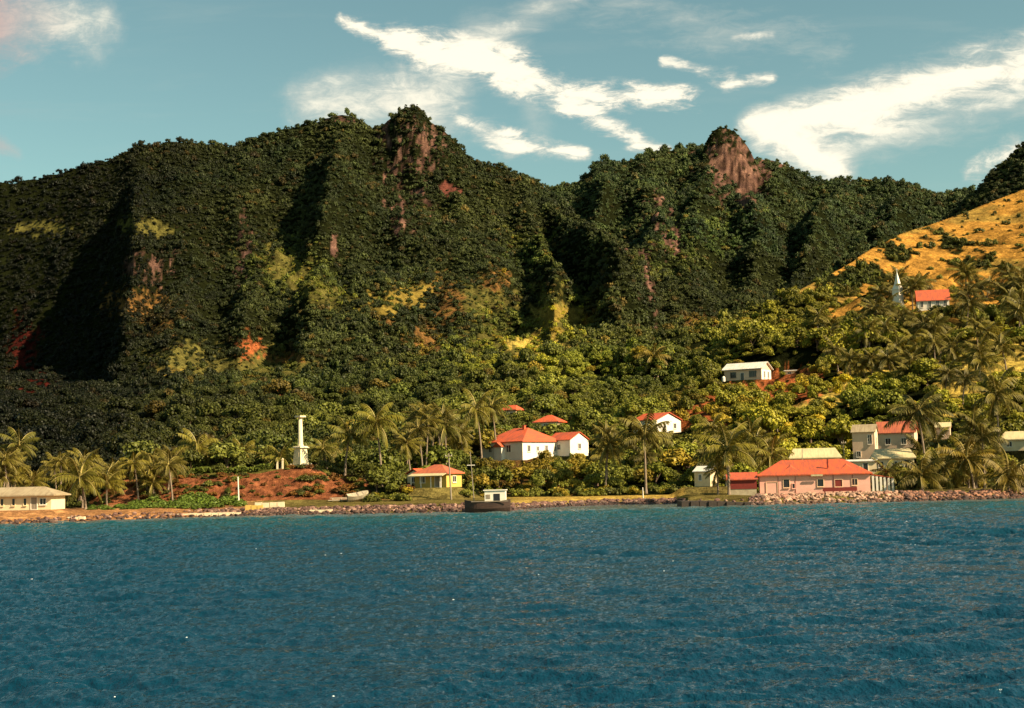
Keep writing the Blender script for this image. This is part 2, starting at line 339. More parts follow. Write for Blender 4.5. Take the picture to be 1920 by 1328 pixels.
def terrain(tx, Y):
    tx = np.asarray(tx, float) + 0 * Y; Y = np.asarray(Y, float) + 0 * tx
    X = tx * Y; px = 960 + tx * F
    z = foreground(tx, Y)
    # left massif
    YrA = np.interp(px, [-900, 0, 600, 1020, 1240, 1300], [1250, 1200, 1260, 1200, 820, 760])
    wc = np.exp(-((px - 768) / 62.) ** 2)
    ccurve = lambda t: np.interp(t, [0, .3, .6, .86, .90, .95, 1], [0, .22, .46, .66, .74, .93, 1])
    SA = lambda t: (1 - wc) * (.80 * t + .20 * t ** 3) + wc * ccurve(t)
    A, t = hill(tx, Y, SIL_A, 430, 790, YrA, SA)
    wt = np.sin(np.pi * np.clip(t, 0, 1)) ** .8 * (Y < YrA)
    g1 = ridged(X / 150 + .5 * fbm(X / 200, Y / 200, 2, 3), Y / 420, 4, 21)
    g2 = ridged(X / 62 + .8 * fbm(X / 120, Y / 90, 2, 33), Y / 210, 3, 31)
    A = A + wt * (52 * (g1 - .62) + 30 * (g2 - .6)) + 9 * (fbm(X / 25, Y / 25, 3, 41) - .5) * wt
    def spurs(t, lst):
        out = 0
        for pt, pm, pf, w_, am in lst:
            c_ = np.interp(t, [0, .5, 1], [pf, pm, pt]) + 60 * (fbm(t * 5 + pt, t * 0 + pt * .1, 3, 25) - .5)
            out = np.maximum(out, am * .52 * (.35 + 1.3 * fbm(t * 5 + pt * .3, t * 0 + pt * .7, 2, 27)) * np.clip(1 - np.abs(px - c_) / (w_ * (1.05 + .6 * math.sin(pt))), 0, 1) ** 1.15)
        return out * (.25 + .75 * sstep(t, .1, .55))
    A = A + np.minimum(wt * 1.3, 1) * spurs(t, [(262, 235, 200, 95, 44), (440, 470, 400, 90, 52), (640, 610, 540, 100, 46), (768, 740, 690, 80, 40), (880, 905, 860, 80, 34), (960, 1040, 1010, 90, 44), (1030, 1165, 1180, 75, 46)])
    A = A - wt * 120 * sstep(-px, -330, 60) - wt * 22 * sstep(-px, -620, -480) * (1 - sstep(-px, -420, -330))
    # vertical flutes of the left crag
    A = A + wc * np.clip((t - .8) / .15, 0, 1) * (Y <= YrA) * (t < .985) * (26 * (ridged(X / 21, Y / 200, 3, 51) - .55))
    # right mountain
    B, tb = hill(tx, Y, SIL_B, 800, 660, np.interp(px, [900, 1100, 1400, 1900], [1700, 1750, 1900, 1800]), lambda t: .85 * t + .15 * t ** 2)
    wb = np.sin(np.pi * np.clip(tb, 0, 1)) ** .8
    B = B + np.minimum(wb * 1.3, 1) * spurs(tb, [(1135, 1120, 1100, 70, 50), (1215, 1240, 1290, 80, 66), (1345, 1310, 1270, 80, 60), (1470, 1420, 1380, 80, 62), (1600, 1530, 1470, 90, 60), (1720, 1640, 1560, 80, 50)])
    B = B + wb * (70 * (ridged(X / 210 + 3 + .4 * fbm(X / 200, Y / 200, 2, 63), Y / 420, 4, 61) - .62) + 34 * (ridged(X / 75, Y / 190, 3, 71) - .6))
    K, tk = hill(tx, Y, SIL_K, 1690, 400, 1775 + 0 * tx, lambda t: np.interp(t, [0, .10, .35, .6, 1], [0, .42, .78, .92, 1]), .9)
    K = K + 17 * (ridged(X / 20, Y / 40, 4, 81) - .6) * (tk < .9) * (tk > 0.0)
    # grass hill and the dark spur behind it
    YrC = np.interp(px, [1300, 1480, 1700, 1920, 2600], [430, 480, 620, 700, 760])
    C, tcx = hill(tx, Y, SIL_C, 300, 850, YrC, lambda t: t ** .75, .5)
    wcx = np.sin(np.pi * np.clip(tcx, 0, 1)) * (Y < YrC)
    C = C + (wcx * 13 + 2.4) * (fbm(X / 45, Y / 60, 4, 91) - .5) + wcx * 2.2 * (fbm(X / 7, Y / 9, 3, 95) - .5)
    D, td = hill(tx, Y, SIL_D, 700, 560, 1000 + 0 * tx, lambda t: t, .5)
    z = np.maximum.reduce([z, A, B, np.where(tk > 0, K, -50), C, D])
    for (x0, y0, z0, r, s) in PADS:
        d = np.hypot(X - x0, Y - y0); wgt = 1 - sstep(d, r, r + s)
        z = z + (z0 - z) * wgt
    return z
def ground(px, py, Y0=200.0, Y1=1950.0):
    """first terrain point seen at a photo pixel"""
    tx, tz = px2t(px, py); tx = float(tx); tz = float(tz)
    ys = np.linspace(Y0, Y1, 1400) if Y1 > 900 else np.linspace(Y0, Y1, 400)
    zz = terrain(tx + 0 * ys, ys); hit = np.nonzero(zz - HC >= tz * ys)[0]
    Y = ys[hit[0]] if len(hit) else Y1
    return Vector((tx * Y, Y, float(terrain(np.array([tx]), np.array([Y]))[0])))
def gz(x, y): return float(terrain(np.array([x / y]), np.array([y]))[0])

# ground cover zones: (kind, cx, cy, rx, ry, angle deg) in the photo's frame, projected onto the land once
ZN = [('pale', 960, 640, 110, 60, -10), ('pale', 1060, 600, 60, 50, 0), ('pale', 560, 520, 90, 40, 20), ('pale', 1120, 700, 90, 30, 0), ('pale', 1000, 470, 60, 30, 0), ('pale', 1300, 470, 90, 40, -20), ('rock', 735, 300, 22, 85, -4), ('rock', 790, 290, 34, 82, 8), ('rock', 758, 395, 24, 40, 0), ('pinkrock', 838, 356, 18, 10, 0), ('rock', 812, 330, 16, 50, 10),
      ('rock', 1376, 312, 48, 46, 15), ('rock', 1408, 340, 26, 36, 20), ('rock', 1400, 372, 18, 16, 0), ('rock', 1218, 535, 14, 55, -8), ('rock', 1235, 385, 24, 26, 20), ('rock', 1262, 450, 22, 34, -30),
      ('rock', 460, 455, 12, 50, 4), ('rock', 452, 525, 9, 20, 0), ('rock', 626, 462, 8, 36, -10), ('rock', 280, 498, 40, 30, 0), ('rock', 1175, 425, 8, 40, 0),
      ('rock', 645, 222, 26, 10, 0), ('rock', 1462, 300, 20, 12, 0), ('rock', 1228, 440, 10, 16, 0),
      ('grass', 752, 562, 66, 26, -18), ('grass', 775, 545, 46, 16, -5), ('olive', 622, 560, 46, 22, 20), ('olive', 540, 500, 46, 30, 30), ('olive', 1040, 600, 60, 44, 20), ('grass', 1042, 590, 44, 14, 10), ('olive', 960, 650, 90, 30, 0), ('grass', 1010, 636, 56, 16, -15),
      ('olive', 72, 428, 50, 12, 3), ('olive', 270, 425, 50, 14, 10), ('rust', 262, 572, 56, 24, 10), ('rust', 300, 610, 26, 24, 0), ('olive', 345, 680, 66, 30, 12), ('grass', 318, 697, 34, 7, -5),
      ('redsoil', 461, 652, 26, 20, -15), ('redsoil', 528, 739, 38, 8, -6), ('rust', 540, 672, 30, 8, 5), ('olive', 480, 690, 60, 40, 5), ('olive', 560, 700, 40, 30, 0), ('rust', 838, 562, 24, 34, 0), ('rust', 930, 525, 26, 18, -20), ('rust', 800, 640, 28, 30, 0), ('rust', 732, 606, 16, 7, 0), ('olive', 900, 560, 50, 30, 0),
      ('deepred', 45, 655, 26, 46, 0), ('deepred', 72, 730, 30, 36, 0), ('grass', 868, 712, 18, 6, 20),
      ('redsoil', 1310, 788, 42, 24, 5), ('redsoil', 1330, 757, 26, 16, -20), ('redsoil', 1490, 722, 56, 24, -15), ('redsoil', 1440, 728, 70, 12, 0), ('rust', 1500, 806, 50, 10, -3), ('grass', 1800, 742, 44, 34, 0), ('grass', 1780, 776, 40, 14, 0),
      ('grass', 1800, 632, 80, 16, -8), ('grass', 1620, 700, 60, 14, -14), ('grass', 1740, 690, 60, 16, -5), ('grass', 1560, 752, 60, 14, -12), ('grass', 1870, 640, 70, 24, -10), ('grass', 1600, 735, 80, 20, -20), ('grass', 1830, 700, 100, 22, 0), ('grass', 1900, 690, 60, 40, 0), ('rust', 1310, 605, 36, 12, 0),
      ('rust', 1000, 888, 80, 26, 4), ('rust', 950, 900, 50, 20, 0)]
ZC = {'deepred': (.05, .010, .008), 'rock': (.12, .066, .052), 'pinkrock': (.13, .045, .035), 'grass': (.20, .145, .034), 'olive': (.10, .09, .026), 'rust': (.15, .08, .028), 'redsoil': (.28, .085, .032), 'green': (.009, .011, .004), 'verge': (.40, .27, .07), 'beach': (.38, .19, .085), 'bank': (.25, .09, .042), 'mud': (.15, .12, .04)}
def zones(px, py, Y):
    """masks of the cover zones at points that project to px,py"""
    out = {}
    n = fbm(px / 9., py / 7., 4, 131) - .5
    for kd, cx, cy, rx, ry, a in ZN:
        far = cy < 670 and cx < 1480 or cy < 560
        dx = px - cx; dy = py - cy; ca, sa = math.cos(R(a)), math.sin(R(a))
        u = (dx * ca + dy * sa) / rx; v = (-dx * sa + dy * ca) / ry
        m = np.clip(1.3 - np.sqrt(u * u + v * v) + n * 2.6, 0, 1) ** 1.0
        m = sstep(m, .12, .5)
        if kd == 'rock':
            m = m * sstep(fbm(px / 7. + 9, py / 26., 4, 141) + (.30 if 1310 < cx < 1420 else 0), .43, .56)
        if far: m = m * (Y > 420)
        else: m = m * (Y > 240)
        out[kd] = np.maximum(out.get(kd, 0 * px), m)
    return out
def grasshill(px, py, X, Y):
    top = np.interp(px, [1380, 1440, 1480, 1560, 1620, 1680, 1740, 1800, 1850, 1920, 2100, 2600], [628, 585, 553, 508, 474, 438, 421, 400, 380, 352, 300, 330])
    low = np.interp(px, [1400, 1500, 1600, 1700, 1800, 1950, 2600], [610, 600, 605, 600, 585, 585, 600])
    inside = (px > 1400) * (Y > 380) * (Y < 820) * (py > top - 6)
    m = inside * (1 - sstep(py, low - 15, low + 25))
    # scrub on the shoulder of the hill
    sc = 1.1 * np.exp(-(((px - 1600) / 95) ** 2 + ((py - (530 - (px - 1600) * .42)) / 30) ** 2)) + np.exp(-(((px - 1480) / 60) ** 2 + ((py - 580) / 26) ** 2))
    sc = sc + .9 * np.exp(-(((px - 1770) / 60) ** 2 + ((py - 450 - (px - 1770) * .1) / 9) ** 2)) + .8 * np.exp(-(((px - 1850) / 60) ** 2 + ((py - 484) / 14) ** 2)) + .7 * np.exp(-(((px - 1680) / 26) ** 2 + ((py - 478) / 12) ** 2))
    sc = sc + .4 * np.exp(-(((py - top - 6) / 9) ** 2)) * (px < 1500) 
    sc = sc * (.1 + 1.9 * fbm(X / 11, Y / 17, 4, 211)) + .55 * sstep(fbm(X / 8 + 40, Y / 14, 3, 221), .57, .64)
    return m, sstep(sc, .5, .68)

# pads under buildings (must be known before the land is built)
P = {}
P['long'] = pad(30, 957, 216, 7, 3)
P['monument'] = pad(564, 879, 257, 4, 4)
P['cottage'] = pad(822, 914, 246, 5, 4)
P['main'] = pad(977, 864, 296, 10, 6)
P['wing'] = pad(1062, 856, 300, 6, 5)
P['upper1'] = pad(960, 776, 365, 5, 5)
P['upper2'] = pad(1032, 800, 335, 5, 5)
P['gable'] = pad(1240, 814, 318, 6, 5)
P['hillhouse'] = pad(1405, 716, 380, 9, 6)
P['hillshed'] = pad(1493, 703, 384, 4, 4)
P['pink'] = pad(1548, 926, 225, 13, 3)
P['smallcream'] = pad(1328, 913, 240, 4, 3)
P['creamback'] = pad(1535, 886, 252, 6, 4)
P['tower'] = pad(1635, 862, 270, 4, 4)
P['rustroof'] = pad(1690, 846, 284, 6, 5)
P['lowcream'] = pad(1680, 884, 256, 6, 4)
P['tinywhite'] = pad(1775, 826, 286, 3, 4)
P['farright'] = pad(1915, 846, 262, 5, 4)
P['church'] = ground(1757, 590, 300, 800); PADS.append((*P['church'], 7, 8)); CHY = P['church'].y

def build_terrain():
    tx = np.concatenate([-np.geomspace(1.4, .47, 24)[:-1], np.linspace(-.46, .46, 860), np.geomspace(.47, 1.4, 24)[1:]])
    ys = [188.0]
    while ys[-1] < 2300:
        y = ys[-1]; ys.append(y + (.55 if y < 300 else .55 + (y - 300) * .0042 if y < 1250 else 4.4 if y < 1600 else 3.2 if y < 1800 else 12))
    ys = np.array(ys); TX, YY = np.meshgrid(tx, ys)
    Z = terrain(TX, YY); X = TX * YY
    px, py = w2px(X, YY, Z)
    zn = zones(px, py, YY)
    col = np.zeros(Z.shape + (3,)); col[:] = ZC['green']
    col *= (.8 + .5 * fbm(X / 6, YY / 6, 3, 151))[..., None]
    def put(m, c, var=.35):
        nonlocal col
        cc = np.array(c)[None, None, :] * (1 - var / 2 + var * fbm(X / 3.0, YY / 3.0, 3, 161))[..., None]
        col = col * (1 - m[..., None]) + cc * m[..., None]
    crack = -.25 + 2.0 * ridged(px / 7., py / 24., 3, 261) * (.55 + .8 * fbm(px / 16., py / 16., 3, 271))
    for k in ('olive', 'grass', 'rust', 'redsoil', 'deepred', 'rock', 'pinkrock'):
        put(zn[k], ZC[k], .9)
        if k == 'rock': col = col * (1 + zn[k] * (np.clip(crack, .15, 2.0) - 1))[..., None]
    col = col * (1 + .9 * (zn['grass'] * (YY < 600)))[..., None]
    gh, sc = grasshill(px, py, X, YY)
    put(gh * (1 - sc), (.38, .195, .042), .9); put(gh * (1 - sc) * sstep(fbm(X / 22, YY / 30, 4, 231), .48, .62) * .6, (.20, .16, .045), .6)
    off = YY - shoreY(TX)
    lowland = (YY < 242) * 1.0
    put(lowland * (off > -4), ZC['mud'], .6)
    put(lowland * sstep(px, 930, 1000) * (1 - sstep(px, 1275, 1290)) * (off > 2.0), ZC['verge'], .3)
    put(lowland * (1 - sstep(px, 420, 520)) * (off > -2), ZC['beach'], .5)
    put((YY > 239) * (YY < 254) * sstep(px, 150, 215) * (1 - sstep(px, 660, 760)), ZC['bank'], .7)
    put((YY > 253) * (YY < 262) * sstep(px, 200, 260) * (1 - sstep(px, 660, 720)), (.13, .12, .03), .5)
    ny, nx = Z.shape
    V = np.stack([X, YY, Z], -1).reshape(-1, 3)
    i = np.arange(ny - 1)[:, None] * nx + np.arange(nx - 1)[None, :]
    Fc = np.stack([i, i + 1, i + nx + 1, i + nx], -1).reshape(-1, 4)
    m, t, b = mat('land')
    a = t.n('ShaderNodeAttribute'); a.attribute_name = 'cover'
    tcn = t.n('ShaderNodeTexCoord'); n1 = t.noise(tcn.outputs['Object'], .9, 6, .7); n2 = t.noise(tcn.outputs['Object'], .12, 6, .7)
    vor = t.n('ShaderNodeTexVoronoi'); vor.inputs['Scale'].default_value = .55; t.link(tcn.outputs['Object'], vor.inputs[0])
    f = t.mix(t.smooth(n1.outputs[0], .35, .68), (.55, .52, .5, 1), (1.35, 1.3, 1.2, 1))
    c = t.mix(1.0, a.outputs['Color'], f, 'MULTIPLY')
    c = t.mix(1.0, c, t.mix(t.smooth(n2.outputs[0], .38, .62), (.72, .72, .75, 1), (1.2, 1.2, 1.1, 1)), 'MULTIPLY')
    t.link(c, b.inputs['Base Color']); b.inputs['Roughness'].default_value = 1.0; b.inputs['Specular IOR Level'].default_value = 0.0
    bp = t.n('ShaderNodeBump'); bp.inputs['Strength'].default_value = .9; bp.inputs['Distance'].default_value = 1.2
    t.link(t.m('ADD', t.m('MULTIPLY', n1.outputs[0], .7), n2.outputs[0]), bp.inputs['Height']); t.link(bp.outputs[0], b.inputs['Normal'])
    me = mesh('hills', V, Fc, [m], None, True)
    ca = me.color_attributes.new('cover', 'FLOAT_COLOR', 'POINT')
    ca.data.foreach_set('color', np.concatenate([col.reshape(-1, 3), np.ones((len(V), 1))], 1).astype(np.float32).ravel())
    o = link('hills', me); o['kind'] = 'structure'
    # visibility table: how far below the line of sight each spot lies
    tz = (Z - HC) / YY; run = np.maximum.accumulate(tz, 0)
    return tx, ys, (run - tz) * YY
TXG, YSG, HID = build_terrain()
def hidden(tx, Y):
    i = np.clip(np.searchsorted(YSG, Y), 0, len(YSG) - 1); j = np.clip(np.searchsorted(TXG, tx), 0, len(TXG) - 1)
    return HID[i, j]

# ------------------------------------------------------------------ water
def build_water():
    c = np.concatenate([-np.geomspace(60, .46, 40)[:-1], np.linspace(-.45, .45, 1000), np.geomspace(.46, 60, 40)[1:]])
    y1 = [27.0]
    while y1[-1] < 236: y1.append(y1[-1] * 1.0023)
    ys = np.concatenate([-np.geomspace(3000, 20, 18), np.linspace(0, 26, 30), y1])
    C_, Y = np.meshgrid(c, ys); X = C_ * np.maximum(Y, 26)
    Z = np.zeros_like(X)
    r = np.random.default_rng(5)
    gust = .35 + 1.3 * fbm(X / 34, Y / 55, 3, 301)
    for k in range(72):
        L = .24 * (7.0 / .24) ** (r.random() ** 1.8); th = R(76 + r.normal() * 27); kx, ky = math.cos(th) * 2 * math.pi / L, math.sin(th) * 2 * math.pi / L
        amp = .0100 * L ** .92
        ph = kx * X + ky * Y + r.random() * 6.28 + 1.3 * (fbm(X / (L * 5), Y / (L * 5), 2, 400 + k) - .5) * 6
        s = .5 + .5 * np.sin(ph)
        Z += amp * (2 * s ** 1.35 - 1) * gust
    Z *= (np.abs(C_) < .455) * (Y > 10) * (1 - .75 * sstep(Y, 190, 222))
    ny, nx = X.shape; V = np.stack([X, Y, Z], -1).reshape(-1, 3)
    i = np.arange(ny - 1)[:, None] * nx + np.arange(nx - 1)[None, :]
    Fc = np.stack([i, i + 1, i + nx + 1, i + nx], -1).reshape(-1, 4)
    m, t, b = mat('sea_water')
    geo = t.n('ShaderNodeNewGeometry'); sp = t.n('ShaderNodeSeparateXYZ'); t.link(geo.outputs['Position'], sp.inputs[0])
    n1 = t.noise(geo.outputs['Position'], .035, 3, .5)
    a = t.m('ADD', sp.outputs[1], t.m('MULTIPLY', n1.outputs[0], 26))
    deep = t.mix(t.smooth(a, 55, 150), (.002, .028, .050, 1), (.003, .034, .054, 1))
    c1 = t.mix(t.smooth(a, 140, 200), deep, (.006, .056, .060, 1))
    c2 = t.mix(t.smooth(a, 206, 216), c1, (.075, .10, .09, 1))
    t.link(c2, b.inputs['Base Color']); b.inputs['Roughness'].default_value = .07; b.inputs['IOR'].default_value = 1.33
    mp = t.n('ShaderNodeMapping'); t.link(geo.outputs['Position'], mp.inputs[0]); mp.inputs['Scale'].default_value = (1, .8, 1)
    n2 = t.noise(mp.outputs[0], 5.0, 4, .6); n3 = t.noise(mp.outputs[0], 1.2, 4, .65)
    bp = t.n('ShaderNodeBump'); bp.inputs['Strength'].default_value = 1.0; bp.inputs['Distance'].default_value = .10
    t.link(t.m('ADD', n2.outputs[0], t.m('MULTIPLY', n3.outputs[0], 2.2)), bp.inputs['Height']); t.link(bp.outputs[0], b.inputs['Normal'])
    o = link('sea', mesh('sea', V, Fc, [m], None, True)); o['kind'] = 'structure'
build_water()

# ------------------------------------------------------------------ plants: prototype meshes
def crown_mesh(name, seed, nl, nleaf, leaf, flat=.75, core=.62):
    """crown of many leaf clumps gathered in lobes, unit radius"""
    r = np.random.default_rng(seed); V = []; Fc = []
    lobes = []
    for k in range(nl):
        a = r.random() * 6.283; e = math.asin(r.random() * 1.15 - .15 if r.random() < .85 else -.25); q = .52 + .2 * r.random()
        lobes.append((q * math.cos(a) * math.cos(e), q * math.sin(a) * math.cos(e), q * math.sin(e) * flat, .30 + .22 * r.random()))
    lobes.append((0, 0, .35 * flat, .45))
    tot = sum(l[3] ** 2 for l in lobes); n = 0
    for lx, ly, lz, lr in lobes:
        for _ in range(int(nleaf * lr * lr / tot)):
            d = r.normal(size=3); d /= np.linalg.norm(d)
            if d[2] < -.45: d[2] *= -1
            p = np.array([lx, ly, lz]) + d * lr * (.72 + .38 * r.random()) * np.array([1, 1, .85])
            nn = d * .9 + r.normal(size=3) * .55 + np.array([0, 0, .25]); nn /= np.linalg.norm(nn)
            u = np.cross(nn, r.normal(size=3)); u /= np.linalg.norm(u); v = np.cross(nn, u); s = leaf * (.6 + .8 * r.random())
            asp = .55 + .5 * r.random()
            V += [p - u * s, p - v * s * asp, p + u * s, p + v * s * asp]; Fc.append((n, n + 1, n + 2, n + 3)); n += 4
    V = np.array(V); Fc = np.array(Fc)
    # dark inner mass: small ball per lobe
    cv = []; cf = []
    for lx, ly, lz, lr in lobes:
        o = n + len(cv); s = lr * core
        for dz, rr in ((-.8, .6), (0, 1), (.8, .6)):
            for i in range(5):
                a = i * 1.2566 + dz; cv.append((lx + s * rr * math.cos(a), ly + s * rr * math.sin(a), lz + s * dz * .85))
        for k in range(2):
            for i in range(5): cf.append((o + k * 5 + i, o + k * 5 + (i + 1) % 5, o + (k + 1) * 5 + (i + 1) % 5, o + (k + 1) * 5 + i))
    V = np.concatenate([V, np.array(cv)]); Fc = np.concatenate([Fc, np.array(cf)])
    V[:, 2] += .35
    return mesh(name, V, Fc, [MT['leaf']])
FAR = [crown_mesh('far_crown', 100 + k, 8 + k % 3 * 3, 190, .115, .6 + .12 * (k % 4)) for k in range(7)]
NEAR = [crown_mesh('broadleaf_crown', 200 + k, 13 + 2 * k, 1050, .082, .62 + .08 * (k % 3)) for k in range(5)]
BUSH = [crown_mesh('bush_leaves', 300 + k, 9 + k, 480, .11, .55) for k in range(4)]

def frond(mb, base, az, el0, droop, L, r, wide=1.0, n=13):
    p = Vector(base); el = el0; pts = [p.copy()]; st = L / n
    for k in range(n):
        el -= droop / n * (.5 + 1.0 * k / n)
        p = p + st * Vector((math.cos(az) * math.cos(el), math.sin(az) * math.cos(el), math.sin(el))); pts.append(p.copy())
    side = Vector((-math.sin(az), math.cos(az), 0))
    wr = .033 * L / 4 * 3
    for k in range(n):
        a, b = pts[k], pts[k + 1]; d = (b - a).normalized(); up = side.cross(d)
        w0 = wr * (1.5 - 1.2 * k / n); w1 = wr * (1.5 - 1.2 * (k + 1) / n)
        mb.add([a - side * w0, b - side * w1, b + side * w1, a + side * w0, a - up * -w0 * .9, b - up * -w1 * .9], [(0, 1, 5, 4), (4, 5, 2, 3)], 1)
        if k >= 1:
            s = k / n; ll = L * .235 * wide * (math.sin(math.pi * min(1, .12 + s * .95)) ** .6) * (.85 + .3 * r.random())
            for sg in (-1, 1):
                for q in (0, .5):
                    b0 = a.lerp(b, q); dr = -1.05 - .6 * r.random()
                    tip = b0 + ll * (side * sg * (.70 + .12 * r.random()) + d * (.45 + .2 * r.random()) + Vector((0, 0, dr * .75)))
                    mid = b0.lerp(tip, .5) + Vector((0, 0, ll * .13)); hw = d * (st * .20)
                    mb.add([b0 - hw, b0 + hw, mid + hw, mid - hw, tip], [(0, 1, 2, 3), (3, 2, 4)], 0)
def palm_crown(name, seed, nf=22, up=1.0, wide=1.0, L=4.5):
    r = random.Random(seed); mb = MB()
    for k in range(nf):
        t = k / (nf - 1); az = k * 2.39996 + r.uniform(-.2, .2)
        el = R(80) - R(110) * t ** .85 * up + r.uniform(-.12, .12)
        frond(mb, (0, 0, 0), az, el, R(62) + R(30) * r.random() - R(25) * t, L * r.uniform(.8, 1.05) * (1 - .12 * t), r, wide)
    # coconuts and boot
    for k in range(6):
        a = k * 1.05; mb.lathe([(.02, -.55), (.14, -.45), (.15, -.3), (.03, -.2)], 6, 2, 0, (.28 * math.cos(a), .28 * math.sin(a)))
    mb.lathe([(.16, -.7), (.26, -.3), (.22, .1), (.05, .5)], 7, 1)
    return mb.mesh(name, [MT['frond'], MT['rib'], MT['palmbark']])
PALM = [palm_crown('palm_crown', 10 + k, [19, 17, 21, 16, 18][k], [1, .85, 1.1, .95, 1.05][k], [1, 1.1, .9, 1.05, 1][k]) for k in range(5)]
WIND = []
def trunk_mesh(name, bend, seed):
    mb = MB(); r = random.Random(seed)
    pts = [(bend * (k / 8) ** 1.6 - bend, .02 * math.sin(k), k / 8) for k in range(9)]
    pts = [Vector(p) for p in pts]
    mb2 = MB()
    # unit height, radii in metres
    for k in range(8):
        pass
    n = 8; vs = []; fs = []
    for k, p in enumerate(pts):
        rad = .22 - .10 * (k / 8) + (.10 if k == 0 else 0)
        vs += [(p.x + rad * math.cos(6.283 * i / n), p.y + rad * math.sin(6.283 * i / n), p.z) for i in range(n)]
    fs = [(k * n + i, k * n + (i + 1) % n, (k + 1) * n + (i + 1) % n, (k + 1) * n + i) for k in range(8) for i in range(n)]
    mb.add(vs, fs); return mb.mesh(name, MT['palmbark'], True)
TRUNK = [trunk_mesh('palm_trunk', b, 1) for b in (0.0, .9, -.9, 1.8, -1.5)]

NP = [0]
def palm(base_xy, ztop, scale, label, group, tint, lean=None, tilt=0.0):
    """coconut palm standing on the land with its crown at height ztop"""
    x, y = base_xy; zg = gz(x, y) - .2; h = max(ztop - zg, .6); k = NP[0]; NP[0] += 1
    o = thing('coconut_palm', label, 'palm tree', (x, y, zg), 0, group)
    rr = random.Random(900 + k)
    ti = lean if lean is not None else rr.choice([0, 1, 2, 1, 2]); bend = (0.0, .9, -.9, 1.8, -1.5)[ti]
    if h < 3: ti = 0; bend = 0
    tr = link('trunk', TRUNK[ti], o); tr.location = (bend * .5, 0, 0); tr.scale = (scale ** .5, scale ** .5, h)
    tr.location = (0, 0, 0)
    # top of the trunk mesh lies over the local origin, its foot is displaced by the bend
    c = link('crown', PALM[k % 5], o); scale *= 1.26; c.location = (0, 0, h); c.scale = (scale * rr.uniform(.92, 1.08), scale * rr.uniform(.92, 1.08), scale * rr.uniform(.9, 1.1))
    c.rotation_euler = (rr.uniform(-.12, .12), rr.uniform(-.12, .12) + tilt, rr.uniform(0, 6.28)); c['tint'] = (1.05 * tint[0], .95 * tint[1], .7 * tint[2])
    return o
def palm_px(px, py, Y, scale, label, group=None, tint=(1, 1, 1), lean=None, tilt=0.0):
    p = at(px, py, Y); return palm((p.x, p.y), p.z, scale, label, group, tint, lean, tilt)

# the palms one can single out: crown centre in the photo, depth, size
HERO = [
 (705, 790, 252, 1.12, 'tallest coconut palm right of the white monument, long fronds spread like a star', (1.35, 1.3, 1)),
 (655, 818, 254, .98, 'coconut palm midway between the monument and the tallest palm to its right', (1.1, 1.1, 1)),
 (762, 832, 256, .8, 'smaller coconut palm just right of the tallest palm beside the monument', (1.2, 1.1, 1)),
 (835, 800, 272, .95, 'feathery coconut palm above the small orange roofed cottage', (1, 1, 1)),
 (893, 768, 292, 1.05, 'tall coconut palm behind the left corner of the large red roofed house', (1.3, 1.2, 1)),
 (922, 762, 300, .95, 'slightly higher palm behind the left end of the red roof', (1.1, 1.1, 1)),
 (1208, 818, 246, 1.18, 'tall slim palm with arching fronds standing behind the grass verge', (1.1, 1, 1)),
 (1142, 832, 250, 1.05, 'coconut palm right of the white house, second along the verge', (1.1, 1, .9)),
 (1364, 842, 222, 1.2, 'large palm leaning over the dark jetty at the left of the pink warehouse', (1.3, 1.2, .9)),
 (1446, 852, 238, .98, 'palm with bowed fronds behind the left end of the pink warehouse', (1.3, 1.2, 1)),
 (1720, 772, 256, 1.32, 'biggest dark palm with hanging fronds in front of the rusty orange roof', (.8, .75, .8)),
 (1728, 890, 222, .92, 'low palm at the water edge right of the pink warehouse', (1.2, 1, .9)),
 (1812, 858, 226, 1.15, 'drooping yellowish palm on the right hand shore', (1.5, 1.15, .8)),
 (1868, 742, 262, 1.25, 'large palm high at the right edge above the shore', (1.2, 1.05, .9)),
 (1662, 885, 228, .62, 'short young palm against the right end of the pink warehouse', (1, 1, .8)),
 (370, 838, 262, 1.05, 'pale silvery topped palm behind the hedge left of the monument', (1.5, 1.4, 1.2)),
 (525, 858, 258, .72, 'small palm just left of the white monument', (1.2, 1.2, 1)),
 (605, 842, 262, .75, 'small palm just right of the white monument', (1.1, 1.1, 1)),
 (36, 836, 262, .9, 'lone palm standing out behind the long building at the left edge', (.9, .9, .9)),
 (150, 896, 226, 1.05, 'low spreading palm right beside the end of the long building', (1, .95, .8)),
 (1226, 668, 420, 1.25, 'yellowish palm alone on the hillside left of the hill cottage', (1.4, 1.1, .8)),
 (1590, 565, 500, 1.25, 'palm standing alone under the scrubby shoulder of the golden hill', (.9, .85, .8)),
 (1345, 880, 226, .6, 'short palm under the big leaning palm by the cream hut', (1.3, 1.1, .8)),
 (1890, 895, 216, 1.1, 'palm bent low over the rocks at the right edge', (1.3, 1, .8)),
]
for i, (px, py, Y, s, lb, tn) in enumerate(HERO): palm_px(px, py, Y, s, lb, None, tn, None, .25 if i == 23 else 0)
